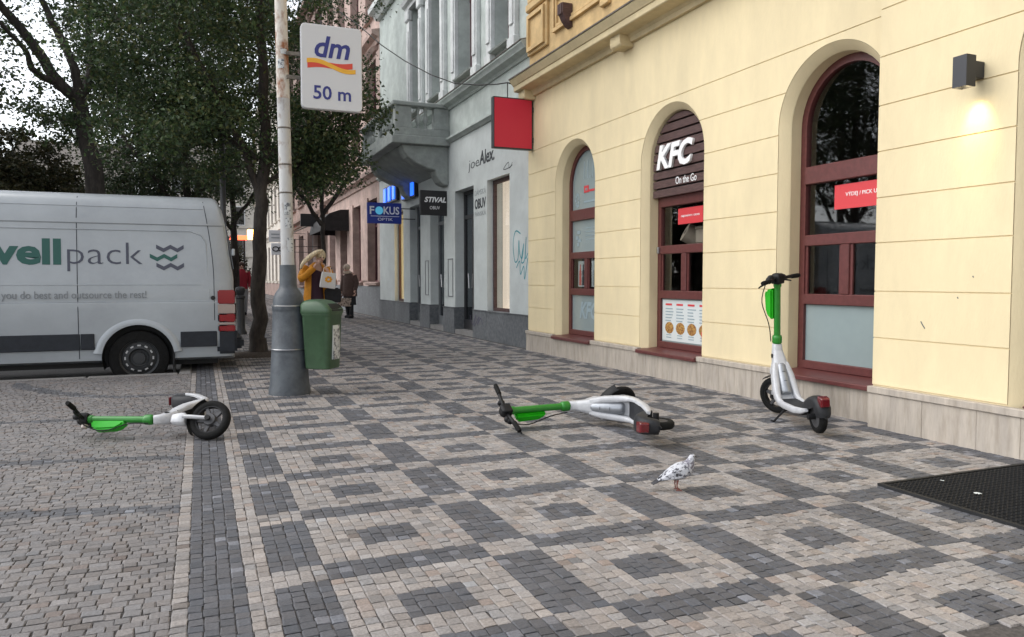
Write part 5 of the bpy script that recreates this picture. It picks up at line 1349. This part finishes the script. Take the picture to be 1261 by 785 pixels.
    MB().lathe([(.085, -.022), (.088, 0), (.085, .022)], 28, rr).build('rim', 'rim_grey', rw, smooth=30)
    MB().lathe([(.022, -.075), (.022, .075)], 14, rr).build('axle', 'scooter_black', rw)
    out = [(-.26, .160), (-.30, .205), (-.36, .250), (-.43, .280), (-.50, .283), (-.555, .262), (-.590, .222), (-.605, .170), (-.600, .140)]
    wyf = [.066, .066, .063, .060, .060, .058, .054, .048, .040]
    rings = []
    for (x, z), h_ in zip(out, wyf):
        c = Vector((x, 0, z)); v = (c - Vector((-.44, 0, .12))).normalized()
        rings.append([c - v * .10 * (1 if x > -.52 else .75) + Vector((0, -h_, 0)), c - v * .03 + Vector((0, -h_, 0)), c - v * .008 + Vector((0, -h_ * .82, 0)), c + Vector((0, -h_ * .4, 0)), c + Vector((0, h_ * .4, 0)), c - v * .008 + Vector((0, h_ * .82, 0)), c - v * .03 + Vector((0, h_, 0)), c - v * .10 * (1 if x > -.52 else .75) + Vector((0, h_, 0))])
    fd = MB().loft(rings, cap=False, closed=False).build('rear_mudguard', 'scooter_grey', t, smooth=50)
    MB().loft([[(x, y, z) for y, z in ((-w_, z0), (w_, z0), (w_, z1), (-w_, z1))] for x, w_, z0, z1 in ((-.545, .036, .225, .292), (-.600, .034, .215, .284), (-.612, .028, .222, .276))]).build('tail_light', 'red_lens', fd, bevel=.004)
    MB().tube([(-.59, -.02, .15), (-.615, -.0, .135), (-.59, .02, .15)], .006, 6).build('hook', 'scooter_black', fd)
    if kick:
        MB().tube([(.05, .05, .11), (.055, .10, .055), (.05, .155, .006)], [.011, .009, .009], 8).build('kickstand', 'scooter_black', t)
        MB().tube([(.05, .155, .006), (.085, .165, .006)], .008, 6).build('kickstand_foot', 'scooter_black', t)
    else:
        MB().tube([(.05, .05, .108), (-.06, .06, .10), (-.13, .085, .10)], [.011, .009, .009], 8).build('kickstand', 'scooter_black', t)
    if fold:
        for o in t.children_recursive:
            if o not in before: o.data.transform(FM)
    return t
def pose(F, L, U_, at_local, at_world):
    Rm = Matrix((F, L, U_)).transposed().to_4x4()
    return Matrix.Translation(Vector(at_world) - Rm @ Vector(at_local)) @ Rm
def settle(t):
    bpy.context.view_layer.update()
    zmin = min((o.matrix_world @ v.co).z for o in t.children_recursive if o.type == 'MESH' for v in o.data.vertices)
    t.matrix_world = Matrix.Translation((0, 0, .0025 - zmin)) @ t.matrix_world
# standing one
fwp, rwp = gnd(952, 508), gnd(1008, 536)
F = (fwp - rwp).normalized(); L = Vector((0, 0, 1)).cross(F)
lean_ = R(3.5); U0 = Vector((0, 0, 1)) * math.cos(lean_) + L * math.sin(lean_); L0 = L * math.cos(lean_) - Vector((0, 0, 1)) * math.sin(lean_)
sc = make_scooter('green and white electric scooter standing upright on its kickstand by the yellow wall', 38, pose(F, L0, U0, (-.455, 0, 0), rwp))
settle(sc)
# lying with its deck away from us, front wheel turned upright
pa = gnd(259, 515, .15); pt = gnd(108, 514, .15)
Ud = (pt - pa); Ud.z = 0; Ud.normalize()
Ll = Vector((0, 0, 1)); up_ = Ud; 
# the stem leans back by 7.9 degrees inside the scooter frame: find frame up so that the stem lies along Ud
rotm = Matrix.Rotation(R(0), 3, 'Z')
def frame_from_stem(stem, L_):
    n_ = L_.cross(stem).normalized()              # F direction if stem were vertical
    U_ = stem * .9906 + n_ * .137; F_ = n_ * .9906 - stem * .137
    return F_.normalized(), U_.normalized()
F1, U1 = frame_from_stem(Ud, Ll)
sc = make_scooter('electric scooter fallen on the plain paving with its front wheel standing upright', -60, pose(F1, Ll, U1, (.405, 0, .155), pa) @ Matrix.Translation((.405, 0, .155)) @ Matrix.Scale(.93, 4) @ Matrix.Translation((-.405, 0, -.155)), kick=False, fold=31)
settle(sc)
# lying with its deck toward us
pt = gnd(624, 506, .15); pc = gnd(701, 500, .15)
Ud = (pt - pc); Ud.z = 0; Ud.normalize(); Ll = Vector((0, 0, -1))
F2, U2 = frame_from_stem(Ud, Ll)
sc = make_scooter('electric scooter fallen on the patterned paving with silver battery and red tail light showing', 58, pose(F2, Ll, U2, tuple(Vector((.405, 0, .155)) + Vector((-.137, 0, .9906)) * .45), pc), kick=False, fold=11)
settle(sc)

# ------------------------------------------------------------------ rubber mat by the wall
x0m, x1m, y0m, y1m = 3.48, 4.70, 1.6, 3.10
mt = thing('rubber_mat', 'black rubber honeycomb doormat lying on the paving by the wall', 'doormat', ((x0m + x1m) / 2, (y0m + y1m) / 2, 0))
ox, oy = mt.location.x, mt.location.y
mb = MB(); b_ = .022
mb.box(x0m, x1m, y0m, y0m + b_, .002, .017); mb.box(x0m, x1m, y1m - b_, y1m, .002, .017); mb.box(x0m, x0m + b_, y0m + b_, y1m - b_, .002, .017); mb.box(x1m - b_, x1m, y0m + b_, y1m - b_, .002, .017)
mb.build('border', 'mat_rubber', mt, M=Matrix.Translation((-ox, -oy, 0)))
BX(x0m + .01, x1m - .01, y0m + .01, y1m - .01, .0015, .006).build('underside', 'mat_rubber', mt).data.transform(Matrix.Translation((-ox, -oy, 0)))
rb = MB(); pitch = .034; nx = int((x1m - x0m - 2 * b_) / pitch); ny = int((y1m - y0m - 2 * b_) / pitch)
for i in range(nx + 1):
    for j in range(ny + 1):
        cx0 = x0m + b_ + i * pitch + (j % 2) * pitch / 2; cy0 = y0m + b_ + j * pitch
        if cx0 > x1m - b_: continue
        a1 = [(cx0 + .014 * math.cos(t), cy0 + .014 * math.sin(t)) for t in [math.pi / 3 * k for k in range(6)]]
        a2 = [(cx0 + .0095 * math.cos(t), cy0 + .0095 * math.sin(t)) for t in [math.pi / 3 * k for k in range(6)]]
        rb.loft([[(x, y, .006) for x, y in a1], [(x, y, .0165) for x, y in a1], [(x, y, .0165) for x, y in a2], [(x, y, .006) for x, y in a2]], cap=False)
me = bpy.data.meshes.new('rings'); me.from_pydata(rb.v, [], rb.f); me.transform(Matrix.Translation((-ox, -oy, 0)))
tag(obj('rubber_rings', me, 'mat_rubber', mt), kind='stuff')
for k, (px, py, s_) in enumerate(((1204, 609, .013), (1160, 593, .007))):
    p = gnd(px, py, .02)
    fe = thing('litter_scrap', ('crumpled white scrap of paper lying on the black doormat', 'tiny white scrap near the edge of the black doormat')[k], 'litter', p)
    P = [[(s_ * (u - 2) * .5, s_ * (v - 2) * .6, .004 + s_ * .4 * random.random()) for u in range(5)] for v in range(5)]
    MB().loft(P, cap=False, closed=False).build('scrap', 'paper_white', fe, smooth=50)

# ------------------------------------------------------------------ pigeon
def ellring(c, d, ry, rz, n=16, up=(0, 0, 1)):
    d = Vector(d).normalized(); y = Vector((0, 1, 0)); u = y.cross(d).normalized() * -1
    return [Vector(c) + y * ry * math.cos(t) + u * rz * math.sin(t) for t in [2 * math.pi * k / n for k in range(n)]]
pg = thing('pigeon', 'white pigeon with dark speckles and dark tail standing on the paving', 'pigeon', gnd(833, 604), R(-14)); pg.scale = (.93, .93, .95)
# x forward; spine from rump to beak base
sp = [(-.085, .078, .012, .010), (-.07, .082, .025, .018), (-.045, .092, .040, .033), (-.01, .103, .051, .046), (.025, .114, .053, .050), (.055, .128, .046, .045), (.074, .146, .034, .034), (.083, .163, .024, .026), (.088, .178, .019, .0205), (.094, .190, .0175, .0185), (.101, .1965, .014, .0145), (.110, .196, .007, .0075)]
rings = []
for i, (x, z, ry, rz) in enumerate(sp):
    a = sp[max(0, i - 1)]; b_ = sp[min(len(sp) - 1, i + 1)]
    d = Vector((b_[0] - a[0], 0, b_[1] - a[1]))
    rings.append(ellring((x, 0, z), d, ry, rz))
bd = MB().loft(rings).build('body', 'feather_white', pg, smooth=70)
nkr = [[Vector((sp[i][0], 0, sp[i][1])) + (q - Vector((sp[i][0], 0, sp[i][1]))) * 1.05 for q in rings[i]] for i in range(5, 9)]
MB().loft(nkr, cap=False).build('neck_feathers', 'feather_neck', bd, smooth=70)
MB().tube([(.108, 0, .195), (.120, 0, .191), (.127, 0, .185)], [.0055, .004, .0012], 8).build('beak', 'beak', bd, smooth=60)
MB().ell((.106, 0, .199), (.006, .005, .003), 8, 6).build('cere', 'feather_white', bd)
for sy in (-1, 1):
    MB().ell((.0985, sy * .0155, .1955), (.0038, .003, .0038), 8, 6).build('eye', 'eye', bd)
    # folded wing
    wg = [[(.045, .046, .132), (.05, .050, .118), (.044, .050, .100)], [(.01, .052, .135), (.015, .058, .112), (.008, .054, .084)], [(-.04, .045, .118), (-.035, .050, .096), (-.045, .043, .076)], [(-.085, .026, .090), (-.085, .030, .078), (-.088, .027, .068)], [(-.118, .012, .066), (-.118, .014, .061), (-.118, .012, .056)]]
    MB().loft([[(x, sy * y, z) for x, y, z in r_] + [(x, sy * (y - .010), z) for x, y, z in r_[::-1]] for r_ in wg]).build('wing', 'feather_white', bd, smooth=60)
    MB().ell((-.018, sy * .0555, .103), (.009, .004, .010), 10, 6).build('wing_spot', 'feather_dark', bd)
    lg = MB().tube([(.0, sy * .018, .065), (-.004, sy * .018, .035), (.003, sy * .018, .006)], [.008, .0038, .0035], 8).build('leg', 'bird_leg', pg)
    for aa in (-28, 0, 28, 180):
        L_ = .024 if aa != 180 else .013
        MB().tube([(.003, sy * .018, .006), (.003 + L_ * .6 * math.cos(R(aa)), sy * .018 + L_ * .6 * math.sin(R(aa)), .005), (.003 + L_ * math.cos(R(aa)), sy * .018 + L_ * math.sin(R(aa)), .002)], [.0035, .003, .0015], 6).build('toe', 'bird_leg', lg)
MB().loft([[(-.085, y, z) for y, z in ((-.018, .080), (.018, .080), (.018, .071), (-.018, .071))], [(-.125, y, z) for y, z in ((-.024, .058), (.024, .058), (.024, .053), (-.024, .053))], [(-.150, y, z) for y, z in ((-.022, .044), (.022, .044), (.022, .041), (-.022, .041))]]).build('tail', 'feather_dark', bd, smooth=40)
MB().loft([[(-.06, y, z) for y, z in ((-.034, .079), (.034, .079), (.03, .068), (-.03, .068))], [(-.125, y, z) for y, z in ((-.012, .0645), (.012, .0645), (.012, .0535), (-.012, .0535))]]).build('wing_tips', 'feather_dark', bd, smooth=40)

# ------------------------------------------------------------------ people
def skin_mesh(name, verts, edges, rad, m, parent=None, sub=1):
    me = bpy.data.meshes.new(name); me.from_pydata(verts, edges, [])
    o = bpy.data.objects.new(name, me); COL.objects.link(o)
    bpy.context.view_layer.objects.active = o
    md = o.modifiers.new('skin', 'SKIN'); md.use_smooth_shade = True
    if not me.skin_vertices:
        bm = bmesh.new(); bm.from_mesh(me); bm.verts.layers.skin.verify(); bm.to_mesh(me); bm.free()
    for i, r in enumerate(rad):
        r = r if isinstance(r, tuple) else (r, r)
        me.skin_vertices[0].data[i].radius = r; me.skin_vertices[0].data[i].use_root = (i == 0)
    sm = o.modifiers.new('sub', 'SUBSURF'); sm.levels = sub; sm.render_levels = sub
    ev = o.evaluated_get(bpy.context.evaluated_depsgraph_get()); me2 = bpy.data.meshes.new_from_object(ev); me2.name = name
    bpy.data.objects.remove(o); me2.materials.clear()
    o = obj(name, me2, m, parent); me2.shade_smooth(); return o
def body_pts(J): 
    order = ['pelvis', 'belly', 'chest', 'neck', 'head', 'crown', 'shl', 'ell_', 'wrl', 'hal', 'shr', 'elr', 'wrr', 'har', 'hil', 'knl', 'anl', 'tol', 'hir', 'knr', 'anr', 'tor']
    E_ = [(0, 1), (1, 2), (2, 3), (3, 4), (4, 5), (2, 6), (6, 7), (7, 8), (8, 9), (2, 10), (10, 11), (11, 12), (12, 13), (0, 14), (14, 15), (15, 16), (16, 17), (0, 18), (18, 19), (19, 20), (20, 21)]
    rad = [(.13, .10), (.12, .09), (.15, .10), .05, (.075, .09), (.06, .07), .06, .042, .028, .035, .06, .042, .028, .035, .09, .06, .042, .04, .09, .06, .042, .04]
    return [J[k] for k in order], E_, rad
def eyes_nose(parent, c, d):
    d = Vector(d).normalized(); s_ = d.cross(Vector((0, 0, 1))).normalized(); c = Vector(c)
    MB().tube([c + d * .085 + Vector((0, 0, .02)), c + d * .112 - Vector((0, 0, .012)), c + d * .088 - Vector((0, 0, .022))], [.008, .014, .006], 8).build('nose', 'skin', parent, smooth=60)
    for q in (-1, 1): MB().ell(tuple(c + d * .083 + s_ * q * .032 + Vector((0, 0, .018))), (.011, .011, .008), 8, 6).build('eye', 'eye', parent)
    MB().ell(tuple(c + d * .086 - Vector((0, 0, .045))), (.022, .022, .007), 8, 6).build('mouth', 'cloth_red', parent)
def hand(parent, w_, d):
    d = Vector(d).normalized(); s_ = d.cross(Vector((0, 0, 1))); s_ = s_.normalized() if s_.length > .1 else Vector((1, 0, 0)); n_ = s_.cross(d); w_ = Vector(w_)
    for k in range(4):
        b0 = w_ + s_ * (k - 1.5) * .019 + d * .03
        MB().tube([b0, b0 + d * .035 + n_ * .004, b0 + d * .055 - n_ * .015, b0 + d * .055 - n_ * .038], [.0095, .009, .0085, .007], 6).build('finger', 'skin', parent, smooth=60)
    MB().tube([w_ + s_ * .03, w_ + s_ * .05 + d * .02, w_ + s_ * .045 + d * .045 - n_ * .02], [.011, .010, .008], 6).build('thumb', 'skin', parent, smooth=60)
def er(c, rx, ry, n=18): return [(c[0] + rx * math.cos(2 * math.pi * k / n), c[1] + ry * math.sin(2 * math.pi * k / n), c[2]) for k in range(n)]

# woman in the yellow jacket, facing us, hands raised to her face
P0_ = Vector((2.03, 14.75, 0))
J = dict(pelvis=(0, .02, .92), belly=(0, .01, 1.08), chest=(.02, 0, 1.30), neck=(.05, -.03, 1.46), head=(.09, -.07, 1.57), crown=(.10, -.06, 1.67),
         shl=(-.17, 0, 1.38), ell_=(-.27, -.14, 1.18), wrl=(-.06, -.24, 1.38), hal=(.0, -.23, 1.46), shr=(.21, 0, 1.37), elr=(.30, -.12, 1.14), wrr=(.20, -.27, 1.30), har=(.15, -.26, 1.38),
         hil=(-.09, .02, .86), knl=(-.10, -.03, .48), anl=(-.10, .03, .09), tol=(-.11, -.13, .045), hir=(.09, .02, .86), knr=(.11, .02, .48), anr=(.11, .10, .09), tor=(.12, -.06, .045))
v_, e_, r_ = body_pts(J)
wy_ = skin_mesh('person', v_, e_, r_, 'skin'); wy_.location = P0_
tag(wy_, 'person in an open yellow jacket with long blond hair, hands raised to the face', 'person')
eyes_nose(wy_, (.09, -.07, 1.575), (.15, -1, -.25)); hand(wy_, J['hal'], (.5, .2, .7)); hand(wy_, J['har'], (-.3, .1, .8))
# jacket: open shell + sleeves
def shell(levels, a0, a1, n=20):
    return [[(c[0] + rx * math.cos(t), c[1] + ry * math.sin(t), c[2]) for t in np.linspace(R(a0), R(a1), n)] for c, rx, ry in levels]
lv = [((.01, .01, .60), .255, .20), ((.01, .01, .80), .24, .185), ((.01, .01, 1.0), .215, .16), ((.015, .0, 1.2), .215, .15), ((.02, 0, 1.35), .215, .135), ((.03, -.01, 1.43), .13, .10), ((.045, -.02, 1.48), .085, .085)]
o = MB().loft(shell(lv, -60, 240), cap=False, closed=False).build('jacket', 'jacket_yellow', wy_, smooth=60)
for a_, b2, c_ in (('shl', 'ell_', 'wrl'), ('shr', 'elr', 'wrr')):
    MB().tube(catmull([J[a_], J[b2], J[c_]], 5), [.088, .085, .082, .08, .08, .078, .07, .065, .062, .06, .058], 12).build('sleeve', 'jacket_yellow', o, smooth=60)
MB().loft([er((.0, .01, z), rx, ry) for z, rx, ry in ((.50, .215, .17), (.80, .19, .15), (1.05, .17, .13), (1.30, .185, .115), (1.42, .10, .085))]).build('dress', 'cloth_plum', wy_, smooth=60)
for a_, b2, c_ in (('hil', 'knl', 'anl'), ('hir', 'knr', 'anr')): MB().tube([J[a_], J[b2], J[c_]], [.105, .082, .062], 12).build('trouser_leg', 'cloth_black', wy_, smooth=60)
for s__ in ('l', 'r'):
    a_ = Vector(J['an' + s__]); t_ = Vector(J['to' + s__]); MB().tube([a_ + Vector((0, .05, -.035)), a_ + Vector((0, 0, -.03)), t_], [.05, .06, .045], 10, flat=.9).build('shoe', 'cloth_black', wy_, smooth=60)
hr = MB().ell((.095, -.035, 1.615), (.098, .10, .115), 16, 10)
hr.tube(catmull([(.12, -.06, 1.70), (.0, -.10, 1.66), (-.14, -.13, 1.56), (-.25, -.14, 1.45), (-.28, -.13, 1.36)], 4), [.05, .058, .065, .07, .073, .075, .075, .075, .072, .07, .066, .06, .055, .05, .045, .04, .03], 10, flat=.6)
hr.build('hair', 'hair_blond', wy_, smooth=70)
bgw = thing('shopping_bag', 'white carrier bag with orange flower print held by the person in yellow', 'bag', P0_ + Vector((.16, -.36, 1.0)))
MB().loft([[(x * w_, y * .05, z) for x, y in ((-1, -1), (1, -1), (1, 1), (-1, 1))] for z, w_ in ((0, .135), (.03, .14), (.26, .13), (.29, .125))]).build('bag', 'bag_white', bgw, bevel=.006, M=Matrix.Rotation(R(8), 4, 'Y'))
for k in range(7):
    a_ = 2 * math.pi * k / 7
    MB().ell((.02 + .045 * math.cos(a_), -.052, .16 + .04 * math.sin(a_)), (.026, .003, .022), 8, 6).build('petal', 'flower_orange', bgw)
MB().tube([(-.07, 0, .28), (-.05, 0, .38), (.02, 0, .41), (.07, 0, .38), (.08, 0, .28)], .006, 6).build('handle', 'bag_white', bgw)
hb_ = thing('handbag', 'black handbag hanging at the hip of the person in yellow', 'handbag', P0_ + Vector((.30, -.10, .72)))
MB().loft([[(x * w_, y * .07, z) for x, y in ((-1, -1), (1, -1), (1, 1), (-1, 1))] for z, w_ in ((0, .15), (.22, .16), (.28, .12))]).build('pouch', 'cloth_black', hb_, bevel=.02, seg=2)
MB().tube([(-.1, 0, .27), (-.08, .02, .55), (.0, .04, .66)], .01, 6).build('strap', 'cloth_black', hb_)

# elderly person in brown coat walking away
P1_ = gnd(431, 392)
J = dict(pelvis=(0, 0, .84), belly=(0, -.01, 1.0), chest=(.0, -.03, 1.20), neck=(-.03, -.05, 1.37), head=(-.05, -.08, 1.48), crown=(-.055, -.08, 1.56),
         shl=(-.16, -.02, 1.28), ell_=(-.22, -.02, 1.04), wrl=(-.22, -.10, .80), hal=(-.22, -.12, .72), shr=(.16, -.02, 1.28), elr=(.24, 0, 1.05), wrr=(.22, -.08, .84), har=(.21, -.1, .76),
         hil=(-.08, 0, .80), knl=(-.08, -.03, .45), anl=(-.08, .06, .08), tol=(-.10, -.08, .04), hir=(.08, 0, .80), knr=(.08, -.07, .45), anr=(.08, -.04, .08), tor=(.05, -.2, .04))
v_, e_, r_ = body_pts(J)
ow = skin_mesh('person', v_, e_, r_, 'skin'); ow.location = P1_; ow.rotation_euler.z = R(-40)
tag(ow, 'person in a brown coat and pale woolly hat carrying bags by the pink house', 'person')
eyes_nose(ow, (-.05, -.08, 1.47), (-.2, -1, -.1)); hand(ow, J['hal'], (0, -.1, -1)); hand(ow, J['har'], (0, -.1, -1))
ct = MB().loft([er((0, -.01, z), rx, ry) for z, rx, ry in ((.66, .24, .20), (.85, .225, .185), (1.05, .21, .165), (1.22, .215, .15), (1.32, .16, .12), (1.39, .075, .075))]).build('coat', 'coat_brown', ow, smooth=60)
for a_, b2, c_ in (('shl', 'ell_', 'wrl'), ('shr', 'elr', 'wrr')): MB().tube([J[a_], J[b2], J[c_]], [.085, .075, .06], 12).build('sleeve', 'coat_brown', ct, smooth=60)
MB().loft([er((0, -.01, z), rx, ry) for z, rx, ry in ((.40, .20, .18), (.70, .19, .16))]).build('skirt', 'cloth_black', ow, smooth=60)
for a_, b2 in (('knl', 'anl'), ('knr', 'anr')): MB().tube([J[a_], J[b2]], [.075, .06], 12).build('boot_shaft', 'cloth_black', ow, smooth=60)
for s__ in ('l', 'r'):
    a_ = Vector(J['an' + s__]); t_ = Vector(J['to' + s__]); MB().tube([a_ + Vector((0, .05, -.035)), a_ + Vector((0, 0, -.03)), t_], [.05, .06, .045], 10).build('boot', 'cloth_black', ow, smooth=60)
MB().ell((-.05, -.07, 1.53), (.105, .115, .10), 16, 10).build('hat', 'hat_beige', ow, smooth=70)
MB().tube([(-.14, -.06, 1.40), (-.05, -.14, 1.36), (.06, -.07, 1.38), (0, .03, 1.38), (-.12, .0, 1.40)], .045, 8).build('scarf', 'hat_beige', ow, smooth=60)
cb_ = thing('shopping_bag', 'checked shopping bag held by the person in the brown coat', 'bag', P1_ + Vector((-.18, -.12, .36)))
MB().loft([[(x * w_, y * .07, z) for x, y in ((-1, -1), (1, -1), (1, 1), (-1, 1))] for z, w_ in ((0, .19), (.25, .20))]).build('bag', 'bag_check', cb_, bevel=.01)
for q in (-.04, .04): MB().tube([(-.1, q, .25), (-.06, q * .5, .36), (.06, q * .5, .36), (.1, q, .25)], .008, 6).build('handle', 'coat_brown', cb_)
# distant person in red
p = ony(297.5, 345, 26.0)
J = dict(pelvis=(0, 0, .92), belly=(0, 0, 1.08), chest=(0, 0, 1.32), neck=(0, 0, 1.48), head=(0, -.02, 1.60), crown=(0, -.02, 1.69), shl=(-.18, 0, 1.40), ell_=(-.25, .03, 1.14), wrl=(-.24, -.08, .92), hal=(-.24, -.1, .84), shr=(.18, 0, 1.40), elr=(.25, .03, 1.14), wrr=(.24, -.08, .92), har=(.24, -.1, .84),
         hil=(-.09, 0, .86), knl=(-.1, -.08, .48), anl=(-.1, -.04, .09), tol=(-.1, -.2, .045), hir=(.09, 0, .86), knr=(.1, .04, .48), anr=(.1, .16, .09), tor=(.1, .02, .05))
v_, e_, r_ = body_pts(J)
rp = skin_mesh('person', v_, e_, r_, 'skin'); rp.location = (p.x, 26.0, 0)
tag(rp, 'person in a dark red top and pale trousers walking beyond the bollard', 'person')
eyes_nose(rp, (0, -.02, 1.6), (0, -1, 0)); hand(rp, J['hal'], (0, -.1, -1)); hand(rp, J['har'], (0, -.1, -1))
jk = MB().loft([er((0, 0, z), rx, ry) for z, rx, ry in ((.86, .19, .15), (1.1, .18, .14), (1.32, .205, .14), (1.42, .15, .11), (1.5, .07, .07))]).build('top', 'cloth_red', rp, smooth=60)
for a_, b2, c_ in (('shl', 'ell_', 'wrl'), ('shr', 'elr', 'wrr')): MB().tube([J[a_], J[b2], J[c_]], [.08, .068, .052], 12).build('sleeve', 'cloth_red', jk, smooth=60)
for a_, b2, c_ in (('hil', 'knl', 'anl'), ('hir', 'knr', 'anr')): MB().tube([J[a_], J[b2], J[c_]], [.11, .085, .062], 12).build('trouser_leg', 'cloth_grey', rp, smooth=60)
for s__ in ('l', 'r'):
    a_ = Vector(J['an' + s__]); t_ = Vector(J['to' + s__]); MB().tube([a_ + Vector((0, .05, -.035)), a_ + Vector((0, 0, -.03)), t_], [.05, .06, .045], 10).build('shoe', 'cloth_black', rp, smooth=60)
MB().ell((0, .0, 1.645), (.095, .105, .09), 14, 9).build('hair', 'coat_brown', rp, smooth=70)
